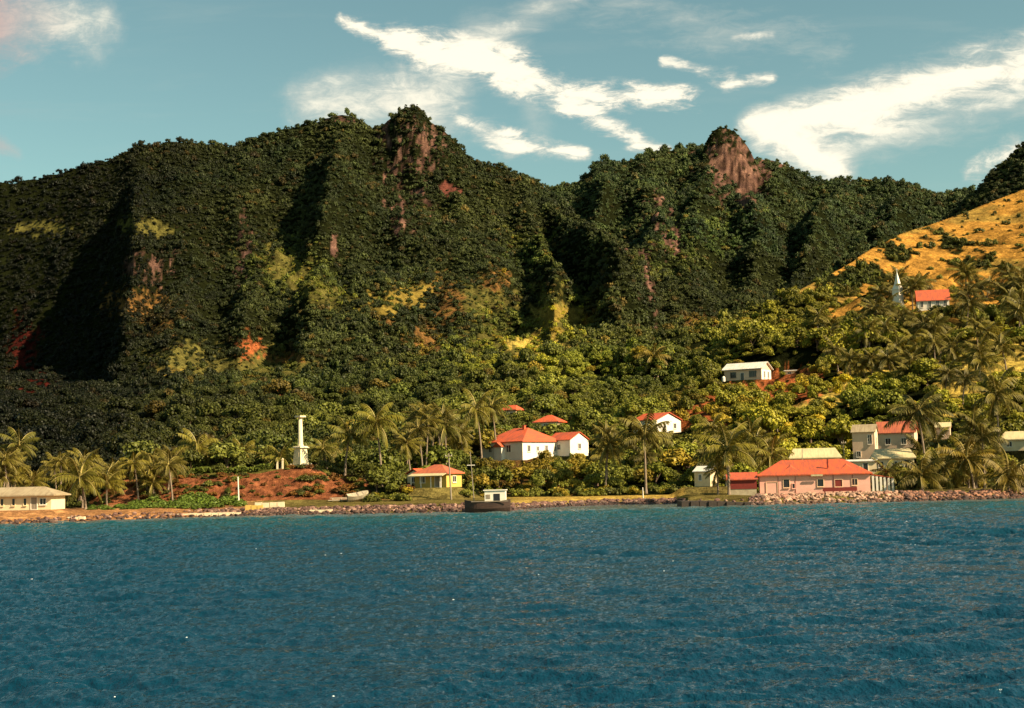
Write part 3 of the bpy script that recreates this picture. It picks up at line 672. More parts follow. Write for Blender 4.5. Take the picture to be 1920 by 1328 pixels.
# groves
GROVES = [
 ('palms crowded behind the long building', 'coconut palm in the dense left shore grove', 26, (-10, 330), (862, 925), (232, 262), (.55, .85)),
 ('palms along the top of the red bank', 'slender palm among shrubs above the red earth bank', 9, (330, 690), (838, 868), (262, 282), (.5, .8)),
 ('palms left of the big house', 'coconut palm in the cluster left of the large red roofed house', 16, (760, 960), (770, 850), (262, 300), (.7, .95)),
 ('palms between the big house and the jetty', 'coconut palm among bushes between the big house and the jetty', 16, (1095, 1470), (800, 870), (250, 290), (.6, .95)),
 ('palms around the right hand roofs', 'coconut palm among the roofs at the right of the town', 14, (1700, 1920), (790, 895), (226, 280), (.6, .9)),
 ('palms below the golden hill', 'coconut palm in the grove below the golden grass hill', 40, (1640, 1930), (530, 625), (430, 520), (.85, 1.2)),
 ('palms on the slope right of the hill cottage', 'coconut palm on the slope right of the hill cottage', 26, (1530, 1740), (590, 690), (380, 440), (.75, 1.1)),
 ('palms on the right slope above the town', 'coconut palm scattered on the right slope above the town', 12, (1700, 1920), (650, 740), (330, 420), (.8, 1.1)),
]
CLEAR = [(890, 795, 1056, 850, 296), (1052, 808, 1102, 840, 300), (545, 770, 582, 880, 257), (1358, 668, 1462, 718, 378), (1420, 845, 1672, 930, 236), (1600, 792, 1665, 862, 270), (1655, 785, 1716, 842, 284), (1640, 835, 1712, 866, 256),
         (775, 870, 868, 912, 246), (1196, 768, 1280, 806, 318), (1490, 846, 1580, 866, 252), (940, 752, 980, 764, 365), (1006, 778, 1056, 791, 335), (-20, 905, 112, 960, 216), (1378, 884, 1430, 918, 222), (1306, 884, 1352, 908, 240),
         (1670, 500, 1700, 556, CHY), (1734, 546, 1782, 566, CHY), (1764, 788, 1788, 818, 286), (868, 905, 960, 955, 225), (1474, 688, 1514, 703, 384), (1884, 820, 1925, 842, 262)]
def blocks(px0, py0, px1, py1, Y, pad_=0):
    for a, b, c, d, yc in CLEAR:
        if Y < yc + 8 and px1 > a + pad_ and px0 < c - pad_ and py1 > b + pad_ and py0 < d - pad_: return True
    return False
for grp, lb, n, xr, yr, Yr, sr in GROVES:
    k = 0; tries = 0
    while k < n and tries < n * 12:
        tries += 1
        px = random.uniform(*xr); py = random.uniform(*yr); Y = random.uniform(*Yr); s = random.uniform(*sr)
        r_ = 4.6 * s * F / Y
        if blocks(px - r_ * .7, py - r_ * .6, px + r_ * .7, py + r_ * .5, Y): continue
        if Yr[1] > 350:
            q = ground(px, py + 30, 240, 900); Y = q.y
            if blocks(px - 24, py - 20, px + 24, py + 16, Y): continue
            p = Vector((q.x, q.y, q.z + random.uniform(4, 7.5) * s)); g = q.z
        else: p = at(px, py, Y); g = gz(p.x, p.y)
        if p.z - g < 2.0: p.z = g + random.uniform(2.5, 6) * s
        if p.z - g > 13 * max(1, s): continue
        v = random.uniform(.75, 1.25); hh = p.z - gz(p.x, p.y); side = 'left end' if px < (xr[0] * 2 + xr[1]) / 3 else 'right end' if px > (xr[0] + 2 * xr[1]) / 3 else 'middle'
        hw_ = 'low squat ' if hh < 3.6 else 'tall thin ' if hh > 8.5 else 'young ' if s < .7 else ''
        palm((p.x, p.y), p.z, s, hw_ + lb + ', ' + side, hw_ + grp + ', ' + side, (v * 1.12, v, .9)); k += 1

# ------------------------------------------------------------------ scatter of broadleaved trees and bushes
def tint_at(px, py, Y, X, zn):
    n = fbm(X / 40, Y / 60, 3, 171); n2 = rng.random(px.shape)
    n3 = fbm(X / 16, Y / 22, 3, 181)
    t = np.stack([.30 + .9 * n, .48 + .75 * n, .62 + .5 * n], -1) * (.5 + .65 * n2)[:, None] * (.45 + 1.15 * n3)[:, None]
    red = (rng.random(px.shape) < .06) * 1.0; t = t * (1 + red[:, None] * np.array([.9, .1, 0]))
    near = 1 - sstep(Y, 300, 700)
    lit = np.interp(px, [0, 450, 900, 1250], [.12, .35, .7, 1.0]) * near  # sunlit gold put into the tint of near foliage, weaker leftward
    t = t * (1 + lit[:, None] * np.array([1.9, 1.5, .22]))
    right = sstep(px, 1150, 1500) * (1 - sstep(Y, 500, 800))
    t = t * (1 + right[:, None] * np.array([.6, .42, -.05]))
    for k, c in (('olive', (1.75, 1.6, 1.1)), ('grass', (1.8, 1.6, 1.0)), ('pale', (2.1, 2.0, 1.35)), ('rust', (2.0, 1.25, .9)), ('redsoil', (1.7, 1.1, .9)), ('rock', (1.3, 1.0, 1.0))):
        t = t * (1 + zn[k][:, None] * (np.array(c) - 1))
    t = t * (1 + (Y > 1250)[:, None] * np.array([.22, .38, .55]))  # distance haze put into the tint: far crowns cooler and paler
    t[:, 0] = np.minimum(t[:, 0], t[:, 1] * 1.5)
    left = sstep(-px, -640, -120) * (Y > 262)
    t = t * (1 - .80 * left[:, None])  # shade of the left slopes put into the crown tint
    return t
def candidates():
    out = []
    Y = 243.0
    while Y < 1960:
        sp = 2.5 if Y < 300 else 3.1 if Y < 420 else max(3.0, .0034 * Y)
        xs = np.arange(-.43 * Y, .43 * Y, sp); xs = xs + rng.uniform(-.45, .45, len(xs)) * sp
        ys = Y + rng.uniform(-.45, .45, len(xs)) * sp
        out.append(np.stack([xs, ys, np.full(len(xs), sp)], 1)); Y += sp * .95
    a = np.concatenate(out); X, Y, S = a.T; tx = X / Y
    hid = hidden(tx, Y); k = hid < 7; X, Y, S, tx = X[k], Y[k], S[k], tx[k]
    Z = terrain(tx, Y); px, py = w2px(X, Y, Z); zn = zones(px, py, Y); gh, sc = grasshill(px, py, X, Y)
    u = rng.random(len(X)); keep = np.ones(len(X), bool)
    knob = (px > 1312) & (px < 1436) & (Y > 1690) & (Y < 1800); S = np.where(knob, S * .62, S)
    keep &= ~((zn['rock'] > .5) & (u > np.where(knob, .14, .30))); keep &= ~((zn['pinkrock'] > .5) & (u > .1))
    keep &= ~((zn['grass'] > .5) & (u > np.where(Y < 560, .05, .38))); keep &= ~((zn['olive'] > .5) & (u > .72)); keep &= ~((zn['rust'] > .5) & (u > np.where(Y < 300, .85, .6))); keep &= ~((zn['redsoil'] > .5) & (u > .40)); keep &= ~((zn['deepred'] > .5) & (u > .6))
    keep &= ~((gh > .5) & (sc < .5) & (u > .09))
    keep &= ~((Y < 256) & (px > 170) & (px < 700) & (u > .30))
    keep &= ~((Y < 263) & (px > 470) & (px < 640)); keep &= ~((Y < 250) & (px > 930) & (px < 1290))
    for (x0, y0, z0, r, s) in PADS: keep &= np.hypot(X - x0, Y - y0) > r * .92
    S = S * np.clip(np.exp(rng.normal(-.22, .36, len(X))), .35, 1.9) * (1 - .25 * (gh > .5)) * (1 - .35 * (zn['olive'] > .5)) * (1 - .35 * (zn['rock'] > .5)) * (1 - .35 * ((Y < 256) & (px < 700)))
    S = np.minimum(S, np.where(Y < 560, 3.4, 99))
    S = np.where(rng.random(len(X)) < .09 * (Y < 560), np.minimum(S * rng.uniform(1.4, 2.0, len(X)), 5.2), S)
    X, Y, Z, S, px, py, u = [q[keep] for q in (X, Y, Z, S, px, py, u)]; zn = {q: v[keep] for q, v in zn.items()}
    # keep views of houses open
    rp = S * .85 * F / Y; top = py - S * 1.45 * F / Y
    ok = np.ones(len(X), bool)
    for a, b, c, d, yc in CLEAR:
        ok &= ~((Y < yc + 6) & (px + rp > a + 2) & (px - rp < c - 2) & (py > b) & (top < d - 5))
    X, Y, Z, S, px, py = [q[ok] for q in (X, Y, Z, S, px, py)]; zn = {q: v[ok] for q, v in zn.items()}
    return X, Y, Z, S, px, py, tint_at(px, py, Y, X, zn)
CX, CY, CZ, CS, CPX, CPY, CT = candidates()
vis = (hidden(CX / CY, CY) < 1.5) & (CPX > -20) & (CPX < 1940)
size = np.where(vis, CS / CY, 0)
order = np.argsort(-size); indiv = np.zeros(len(CX), bool); isb = CS[order] > 2.2
indiv[order[isb][:290]] = True; indiv[order[~isb][:240]] = True
nb = 0; nt = 0
twood = MB(); twood.tube([(0, 0, 0), (.03, .02, .3), (0, 0, .7)], [.07, .05, .03]);
for a in range(4): twood.tube([(0, 0, .45), (.25 * math.cos(a * 1.6), .25 * math.sin(a * 1.6), .85)], [.035, .015], 5)
TW = twood.mesh('tree_trunk', MT['bark'])
ZONES_LB = [(0, 230, 'slope behind the long building'), (230, 560, 'rise left of the monument'), (560, 760, 'ground right of the monument'), (760, 900, 'ground behind the yellow cottage'), (900, 1100, 'hillside around the large red roofed house'), (1100, 1300, 'gully below the gabled house'), (1300, 1480, 'slope below the hill cottage'), (1480, 1700, 'slope above the warehouse'), (1700, 3000, 'slope above the right hand shore')]
for i in np.nonzero(indiv)[0]:
    s = float(CS[i]); big = s > 2.2; zl = next(z for z in ZONES_LB if CPX[i] < z[1] or z[1] > 2000)[2]
    tn = [float(v) for v in CT[i]]; lum = (tn[0] + tn[1]) / 2; leanw = tn[0] / tn[1]
    cw = 'orange brown' if leanw > 1.32 else 'bright yellow green' if lum > 1.9 else 'dark green' if lum < .8 else 'mid green' if lum < 1.3 else 'sunlit green'
    zw = 'broad ' if s > 3.4 else 'large ' if s > 2.8 else ''
    if big:
        s2 = s * 1.15 * .62; h = s * .55
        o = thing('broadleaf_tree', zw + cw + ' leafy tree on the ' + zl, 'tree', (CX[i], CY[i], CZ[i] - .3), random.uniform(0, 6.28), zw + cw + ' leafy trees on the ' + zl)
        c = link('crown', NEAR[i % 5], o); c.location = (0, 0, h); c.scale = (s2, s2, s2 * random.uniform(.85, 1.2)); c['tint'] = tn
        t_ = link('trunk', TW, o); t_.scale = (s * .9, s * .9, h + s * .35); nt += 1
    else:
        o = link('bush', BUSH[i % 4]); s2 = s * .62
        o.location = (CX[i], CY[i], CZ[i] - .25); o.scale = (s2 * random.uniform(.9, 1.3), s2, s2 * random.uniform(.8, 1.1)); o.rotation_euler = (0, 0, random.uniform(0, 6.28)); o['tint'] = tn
        tag(o, 'low ' + cw + ' bush on the ' + zl, 'bush', cw + ' bushes on the ' + zl); nb += 1

def scatter_stuff(name, protos, X, Y, Z, SC, TN, ROT, KIND):
    """one object: instances of the given plant meshes on a cloud of points"""
    hid = bpy.data.collections.new(name + '_sources')
    for k, me in enumerate(protos):
        ob = bpy.data.objects.new('%s_source_%02d' % (name, k), me); hid.objects.link(ob)
    me = bpy.data.meshes.new(name); n = len(X); me.vertices.add(n)
    me.vertices.foreach_set('co', np.stack([X, Y, Z], 1).astype(np.float32).ravel())
    for nm, ty, dat in (('tscale', 'FLOAT_VECTOR', SC), ('trot', 'FLOAT_VECTOR', ROT), ('tint', 'FLOAT_COLOR', np.concatenate([TN, np.ones((n, 1))], 1))):
        a = me.attributes.new(nm, ty, 'POINT'); a.data.foreach_set('color' if ty == 'FLOAT_COLOR' else 'vector', dat.astype(np.float32).ravel())
    a = me.attributes.new('tkind', 'INT', 'POINT'); a.data.foreach_set('value', KIND.astype(np.int32))
    o = link(name, me); o['kind'] = 'stuff'
    ng = bpy.data.node_groups.new(name + '_nodes', 'GeometryNodeTree')
    ng.interface.new_socket('Geometry', in_out='INPUT', socket_type='NodeSocketGeometry'); ng.interface.new_socket('Geometry', in_out='OUTPUT', socket_type='NodeSocketGeometry')
    N = ng.nodes; L = ng.links; gi = N.new('NodeGroupInput'); go = N.new('NodeGroupOutput')
    ci = N.new('GeometryNodeCollectionInfo'); ci.inputs['Collection'].default_value = hid; ci.inputs['Separate Children'].default_value = True; ci.inputs['Reset Children'].default_value = True
    ip = N.new('GeometryNodeInstanceOnPoints'); ip.inputs['Pick Instance'].default_value = True
    def attr(nm, ty):
        q = N.new('GeometryNodeInputNamedAttribute'); q.data_type = ty; q.inputs['Name'].default_value = nm; return q.outputs['Attribute']
    L.new(gi.outputs[0], ip.inputs['Points']); L.new(ci.outputs[0], ip.inputs['Instance']); L.new(attr('tkind', 'INT'), ip.inputs['Instance Index'])
    e2r = N.new('FunctionNodeEulerToRotation'); L.new(attr('trot', 'FLOAT_VECTOR'), e2r.inputs[0]); L.new(e2r.outputs[0], ip.inputs['Rotation'])
    L.new(attr('tscale', 'FLOAT_VECTOR'), ip.inputs['Scale']); L.new(ip.outputs[0], go.inputs[0])
    md = o.modifiers.new('scatter', 'NODES'); md.node_group = ng
    return o
r = ~indiv; n = int(r.sum()); s = CS[r] * .58; zr = rng.random(n)
sc = np.stack([s * rng.uniform(.85, 1.25, n), s * rng.uniform(.85, 1.25, n), s * (.85 + .9 * rng.random(n) ** 2)], 1)
rot = np.stack([rng.normal(0, .12, n), rng.normal(0, .12, n), rng.uniform(0, 6.28, n)], 1)
midv = CY[r] < 430
kind = np.where(midv, 7 + rng.integers(0, 4, n), rng.integers(0, 7, n)); bigc = (CY[r] < 480) & (CS[r] > 2.2)
kind = np.where(bigc, 11 + rng.integers(0, 5, n), kind); lift = np.where(bigc, CS[r] * .5, -.1 * s)
print('forest plants', n, 'individual bushes', nb, 'trees', nt)
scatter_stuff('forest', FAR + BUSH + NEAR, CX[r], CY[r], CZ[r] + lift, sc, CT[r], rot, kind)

# ------------------------------------------------------------------ rocks on the shore
def rock_mesh(seed):
    import bmesh
    bm = bmesh.new(); bmesh.ops.create_icosphere(bm, subdivisions=2, radius=1); r = random.Random(seed)
    pl = [(Vector((r.gauss(0, 1), r.gauss(0, 1), r.gauss(0, 1))).normalized(), r.uniform(.5, .85)) for _ in range(9)]
    for v in bm.verts:
        for nrm, d in pl:
            q = v.co.dot(nrm)
            if q > d: v.co -= nrm * (q - d)
    me = bpy.data.meshes.new('boulder'); bm.to_mesh(me); bm.free(); me.materials.append(MT['rock']); return me
ROCK = [rock_mesh(k) for k in range(6)]
rx = []; 
for _ in range(5200):
    px = random.uniform(395, 1960) if random.random() < .94 else random.uniform(-30, 400)
    tx = float(px2t(px, 940)[0]); ys = float(shoreY(np.array([tx]))[0])
    wide = np.interp(px, [0, 400, 900, 1000, 1270, 1400, 1430, 1680, 1750, 1920], [2, 5, 6, 3.5, 3.5, 4, 11, 11, 6, 7])
    if 1290 < px < 1405 and random.random() < .9: continue
    off = random.uniform(-1.2, wide); Y = ys + off
    z = gz(tx * Y, Y)
    s = random.uniform(.16, .42) * (1.15 if px > 1400 else 1) * (.6 + .6 * random.random())
    if 1430 < px < 1690: c = (.48, .30, .20) if random.random() < .75 else (.3, .14, .09)
    elif px > 1690: c = (.34, .16, .09) if random.random() < .55 else (.12, .06, .04)
    elif px > 930: c = (.16, .08, .06) if random.random() < .8 else (.30, .19, .14)
    else: c = (.14, .07, .05) if random.random() < .7 else (.34, .2, .14)
    v = random.uniform(.7, 1.25); wet = .4 if z < .22 else 1
    rx.append((tx * Y, Y, z + s * .15, s, c[0] * v * wet, c[1] * v * wet, c[2] * v * wet, px))
rx = np.array(rx); od = np.argsort(-rx[:, 3] / rx[:, 1]); big = od[:300]; rest = od[300:]
for i in big:
    x, y, z, s, a, b, c, px = [float(q) for q in rx[i]]
    o = link('boulder', ROCK[i % 6]); o.location = (x, y, z); o.scale = (s * random.uniform(1, 1.5), s, s * random.uniform(.6, .95)); o.rotation_euler = (random.uniform(-.3, .3), random.uniform(-.3, .3), random.uniform(0, 6.28)); o['tint'] = (a, b, c)
    g = 'pale boulders in front of the pink warehouse' if 1430 < px < 1690 else 'rust brown boulders on the far right shore' if px >= 1690 else 'boulders of the seawall below the grass verge' if px > 930 else 'dark reddish boulders on the left shore'
    tag(o, {'p': 'pale weathered boulder heaped before the pink warehouse', 'r': 'rust brown boulder on the far right shore', 'b': 'boulder in the rock seawall below the grass verge', 'd': 'dark reddish boulder along the left shore'}[g[0]], 'boulder', g)
q = rx[rest]; n = len(q)
scatter_stuff('shore_rubble', ROCK, q[:, 0], q[:, 1], q[:, 2], np.stack([q[:, 3] * 1.2, q[:, 3], q[:, 3] * .75], 1), q[:, 4:7], np.stack([rng.normal(0, .3, n), rng.normal(0, .3, n), rng.uniform(0, 6.28, n)], 1), rng.integers(0, 6, n))

# ------------------------------------------------------------------ buildings
def hip_mesh(w_, d, z, rise, ov, ridge, axis='x', th=.18, gable=False):
    """roof over a w x d plan centred on the origin; ridge = ridge length as a share of the long side"""
    mb = MB(); a, b = w_ / 2 + ov, d / 2 + ov
    if axis == 'x': r0, r1 = (-a * ridge, 0), (a * ridge, 0)
    else: r0, r1 = (0, -b * ridge), (0, b * ridge)
    vs = [(-a, -b, z - th), (a, -b, z - th), (a, b, z - th), (-a, b, z - th), (-a, -b, z), (a, -b, z), (a, b, z), (-a, b, z), (r0[0], r0[1], z + rise), (r1[0], r1[1], z + rise)]
    fs = [(3, 2, 1, 0), (0, 1, 5, 4), (1, 2, 6, 5), (2, 3, 7, 6), (3, 0, 4, 7)]
    fs += [(4, 5, 9, 8), (5, 6, 9), (6, 7, 8, 9), (7, 4, 8)] if axis == 'x' else [(4, 5, 8), (5, 6, 9, 8), (6, 7, 9), (7, 4, 8, 9)]
    mb.add(vs, fs); return mb
FACES = {'f': (lambda w_, d: Matrix.Translation((0, -d / 2, 0))), 'r': (lambda w_, d: Matrix.Translation((w_ / 2, 0, 0)) @ Matrix.Rotation(R(90), 4, 'Z')),
         'l': (lambda w_, d: Matrix.Translation((-w_ / 2, 0, 0)) @ Matrix.Rotation(R(-90), 4, 'Z'))}
def opening(root, w_, d, face, u, z0, ww, hh, kind='window', frame='white', pane='glass', bars=1, label=None):
    tf = FACES[face](w_, d); fr = MB(); e = .09
    for x0, x1, za, zb in ((u - ww / 2 - e, u - ww / 2, z0 - e, z0 + hh + e), (u + ww / 2, u + ww / 2 + e, z0 - e, z0 + hh + e), (u - ww / 2, u + ww / 2, z0 + hh, z0 + hh + e), (u - ww / 2, u + ww / 2, z0 - e, z0)):
        fr.box(x0, x1, -.09, .03, za, zb, 0, tf)
    for k in range(bars):
        x = u - ww / 2 + ww * (k + 1) / (bars + 1); fr.box(x - .03, x + .03, -.07, -.03, z0, z0 + hh, 0, tf)
    if kind == 'window': fr.box(u - ww / 2 - .15, u + ww / 2 + .15, -.17, -.092, z0 - e - .06, z0 - e, 0, tf)
    o = fr.build(kind, MT[frame], root)
    pn = MB(); pn.box(u - ww / 2, u + ww / 2, -.025, -.012, z0, z0 + hh, 0, tf)
    if kind == 'door':
        pn.build('panel', MT[pane], o)
    else: pn.build('pane', MT[pane], o)
    return o
def house(name, label, cat, P_, yaw, w_, d, h, roof, rise, wall, rmat, wins=(), ridge=.5, axis='x', ov=.45, gable=False, found=3.0, group=None, fmat='concrete', gables=(1, 1)):
    root = thing(name, label, cat, P_, R(yaw), group)
    wl = MB(); wl.box(-w_ / 2, w_ / 2, -d / 2, d / 2, 0, h)
    if roof == 'gable':
        z0 = h - .002; q = .16
        if axis == 'x':
            hw = (d / 2); tz = rise * hw / (d / 2 + ov)
            for sx in (-1, 1):
                x = sx * w_ / 2; x2 = x - sx * .2
                wl.add([(x, -hw, h), (x, hw, h), (x, 0, h + tz - .05), (x2, -hw, h), (x2, hw, h), (x2, 0, h + tz - .05)], [(0, 1, 2), (5, 4, 3), (0, 2, 5, 3), (2, 1, 4, 5)])
        else:
            hw = (w_ / 2); tz = rise * hw / (w_ / 2 + ov)
            for sy in (-1, 1):
                y = sy * d / 2; y2 = y - sy * .2
                wl.add([(-hw, y, h), (hw, y, h), (0, y, h + tz - .05), (-hw, y2, h), (hw, y2, h), (0, y2, h + tz - .05)], [(0, 1, 2), (5, 4, 3), (0, 2, 5, 3), (2, 1, 4, 5)])
    wl.build('wall', MT[wall], root)
    fb = MB(); fb.box(-w_ / 2 + .06, w_ / 2 - .06, -d / 2 + .06, d / 2 - .06, -found, -.002); fb.build('foundation', MT[fmat], root)
    if roof == 'hip': rf = hip_mesh(w_, d, h + .01 + .16, rise, ov, ridge, axis).build('roof', MT[rmat], root)
    elif roof == 'gable':
        rb = MB(); th = .14
        if axis == 'x':
            a, b = w_ / 2 + ov, d / 2 + ov; prof = [(-b, h - .0 + .02), (0, h + rise + .02), (b, h + .02)]
            vs = [(sx * a, y, z + t) for sx in (-1, 1) for t in (0, th) for y, z in prof]
        else:
            a, b = w_ / 2 + ov, d / 2 + ov; prof = [(-a, h + .02), (0, h + rise + .02), (a, h + .02)]
            vs = [(y, sx * b, z + t) for sx in (-1, 1) for t in (0, th) for y, z in prof]
        fs = [(3, 4, 10, 9), (4, 5, 11, 10), (0, 6, 7, 1), (1, 7, 8, 2), (0, 1, 4, 3), (1, 2, 5, 4), (6, 9, 10, 7), (7, 10, 11, 8), (0, 3, 9, 6), (2, 8, 11, 5)]
        rb.add(vs, fs); rf = rb.build('roof', MT[rmat], root)
    elif roof == 'shed':
        rb = MB(); a, b = w_ / 2 + ov, d / 2 + ov
        rb.add([(-a, -b, h), (a, -b, h), (a, b, h + rise), (-a, b, h + rise), (-a, -b, h + .14), (a, -b, h + .14), (a, b, h + rise + .14), (-a, b, h + rise + .14)], [(3, 2, 1, 0), (4, 5, 6, 7), (0, 1, 5, 4), (1, 2, 6, 5), (2, 3, 7, 6), (3, 0, 4, 7)])
        rb.box(-w_ / 2 + .01, w_ / 2 - .01, d / 2 - .2, d / 2 - .01, h, h + rise * .9, 0); rf = rb.build('roof', MT[rmat], root)
    for a in wins: opening(root, w_, d, *a)
    return root, rf

# long building at the left edge
hs, rf = house('long_building', 'long low cream building with pale roof and dark windows on the left shore', 'building', P['long'] + Vector((-3.4, 2.5, 0)), -4, 18.5, 5.5, 2.1, 'hip', 1.25, 'cream', 'grey_roof',
    [('f', x, .75, .42, 1.0, 'window', 'cream', 'glass', 0) for x in (-7.5, -5.5, -3.5, -1.5, .4, 1.6, 3.4, 5.2)] + [('f', 6.6, .1, .9, 1.8, 'door', 'white', 'wood', 0), ('f', 8.0, .8, .9, .9)], .72, 'x', .7)
vb = MB(); [vb.box(x - .06, x + .06, -4.6, -4.48, -1.2, -.25) for x in np.linspace(-9, 9, 12)]; vb.box(-9.3, 9.3, -4.7, -2.76, -.25, -.1)
vb.build('deck', MT['wood'], hs)
# monument
P0 = Vector((P['monument'].x, P['monument'].y, P['monument'].z)); mo = thing('monument', 'tall white stone memorial column with capped top on a stepped pedestal', 'monument', P0, R(-38))
b = MB(); b.box(-1.75, 1.75, -1.75, 1.75, -1.5, .18); b.box(-1.45, 1.45, -1.45, 1.45, .18, .38); b.build('step', MT['stone'], mo)
b = MB(); b.box(-1.15, 1.15, -1.15, 1.15, .38, .75, 0, None, .06); b.box(-1.04, 1.04, -1.04, 1.04, .75, 3.75, 0, None, .26); b.build('pedestal', MT['stone'], mo)
b = MB(); b.box(-1.12, 1.12, -1.12, 1.12, 3.75, 3.93); b.box(-.95, .95, -.95, .95, 3.93, 4.10, 0, None, .1); b.build('cornice', MT['stone'], mo)
b = MB(); b.lathe([(.62, 4.10), (.56, 4.25), (.46, 4.45), (.34, 9.1)], 14); b.build('column', MT['stone'], mo, True)
b = MB(); b.lathe([(.36, 9.1), (.5, 9.25), (.78, 9.35)], 14); b.box(-.72, .72, -.72, .72, 9.352, 9.65); b.build('cap', MT['stone'], mo)
for f in ('f', 'r'):
    q = MB(); q.box(-.5, .5, -.03, .0, 1.5, 2.9, 0, FACES[f](1.9, 1.9)); q.build('plaque', MT['stone'], mo)
b = MB(); [b.box(x - .14, x + .14, y - .14, y + .14, .38, .9) for x, y in ((-1.28, -1.28), (1.28, -1.28), (1.28, 1.28))]; b.build('corner_post', MT['white'], mo)
for px, lb in ((520, 'left one of two short white gateposts beside the monument'), (530, 'right one of two short white gateposts beside the monument')):
    p = at(px, 876, 256); p.z = gz(p.x, p.y); b = MB(); b.box(-.2, .2, -.2, .2, -.5, 2.1, 0, None, .02); b.box(-.26, .26, -.26, .26, 2.1, 2.24); b.lathe([(.18, 2.24), (.2, 2.36), (.05, 2.5)], 8)
    o = b.build('gatepost', MT['stone']); o.location = p; o.scale = (.8, .8, .8); tag(o, lb, 'gatepost')
# cottage
hs, rf = house('cottage', 'small yellow cottage with an orange red hipped roof and porch near the shore', 'house', P['cottage'], -28, 6.4, 5.2, 2.3, 'hip', 1.5, 'yellow', 'rust', [('f', -1.6, .9, 1.0, 1.0), ('f', 1.4, .1, .9, 1.9, 'door', 'white', 'wood', 0), ('r', 0, .9, 1.1, 1.0)], .2)
b = MB(); [b.box(x - .06, x + .06, -4.2, -4.08, -.4, 1.95) for x in (-3, -1, 1, 3)]; b.build('porch_post', MT['white'], hs)
b = MB(); b.add([(-3.5, -4.5, 1.95), (3.5, -4.5, 1.95), (3.5, -2.7, 2.45), (-3.5, -2.7, 2.45), (-3.5, -4.5, 2.05), (3.5, -4.5, 2.05), (3.5, -2.7, 2.55), (-3.5, -2.7, 2.55)], [(3, 2, 1, 0), (4, 5, 6, 7), (0, 1, 5, 4), (1, 2, 6, 5), (2, 3, 7, 6), (3, 0, 4, 7)]); b.build('porch_roof', MT['cream_roof'], hs)
p = at(783, 910, 250); p.z = gz(p.x, p.y) + .5
house('outhouse', 'little red gabled outhouse left of the yellow cottage', 'hut', p, -28, 2.6, 2.6, 1.9, 'gable', .9, 'cream', 'red', [('f', 0, .6, .6, .8)], axis='y', ov=.3)
# main house: near corner at the photo's (977, 864)
yw = -42
hs, rf = house('large_house', 'large white two storey house with a bright red hipped roof on the slope', 'house', P['main'] + Vector((.2, 6.5, 0)), yw, 11.6, 12.4, 3.9, 'hip', 3.0, 'white', 'red',
    [('r', -4.2, 1.9, .75, 1.25), ('r', -1.4, 2.0, .6, .9), ('r', 1.4, 1.9, .75, 1.25), ('r', 4.2, 2.0, .6, .9), ('f', -3.4, 2.0, .8, 1.3), ('f', 1.9, 1.9, 1.2, 1.4), ('f', -1.1, .2, .8, 3.0, 'door', 'white', 'darkred', 0)], .32, 'x', .35)
b = MB(); b.box(-.28, .28, -.28, .28, 6.2, 7.5); b.box(-.36, .36, -.36, .36, 7.5, 7.62); ch = b.build('chimney', MT['red'], rf); ch.location = (1.4, -.6, 0)
b = MB(); b.box(-1.2, .9, -7.4, -6.22, -.5, 3.0); b.add([(-1.5, -7.7, 3.0), (1.2, -7.7, 3.0), (-.15, -7.7, 4.0), (-1.5, -5.6, 3.0), (1.2, -5.6, 3.0), (-.15, -5.6, 4.0)], [(0, 1, 2), (3, 5, 4), (0, 2, 5, 3), (1, 4, 5, 2), (0, 3, 4, 1)], 1)
b.build('porch', [MT['white'], MT['red']], hs)
b = MB(); tfm = Matrix.Translation((-2.2, -3.6, 5.22)) @ Matrix.Rotation(math.atan2(3, 6.5), 4, 'X'); b.box(-2.6, 2.2, -.12, .12, 0, .1, 0, tfm); b.box(.5, 4.2, 1.0, 1.2, 0, .1, 0, tfm); b.build('roof_batten', MT['cream_roof'], rf)
house('rear_wing', 'red roofed white gabled house just right of the large house', 'house', P['wing'] + Vector((.6, 4, 0)), -42, 6.2, 6.2, 3.4, 'gable', 1.7, 'white', 'red', [('r', 0, 1.6, .8, 1.1), ('f', 0, 1.5, .8, 1.1)], axis='x', ov=.3)
house('hidden_house', 'red roof almost buried in trees above the palms left of centre', 'house', P['upper1'] + Vector((0, 3, -1.3)), -30, 4.4, 4.0, 2.2, 'hip', 1.3, 'peach', 'red', [('f', 0, .8, .9, .9)], .5)
house('hidden_house', 'small orange red hipped roof rising behind the large house', 'house', P['upper2'] + Vector((0, 3, -1.0)), -25, 6.0, 5.0, 2.0, 'hip', 1.7, 'cream', 'red', [('f', 0, .8, .9, .9)], .15)
house('gabled_house', 'white gabled house with red roof beside the orange earth cutting', 'house', P['gable'] + Vector((-.5, 4, .2)), -48, 7.2, 8.2, 2.9, 'gable', 1.7, 'white', 'red', [('r', -1.5, 1.1, .8, 1.1), ('r', 2, 1.1, .8, 1.1), ('f', 0, 1.0, .9, 1.1)], axis='x', ov=.35)
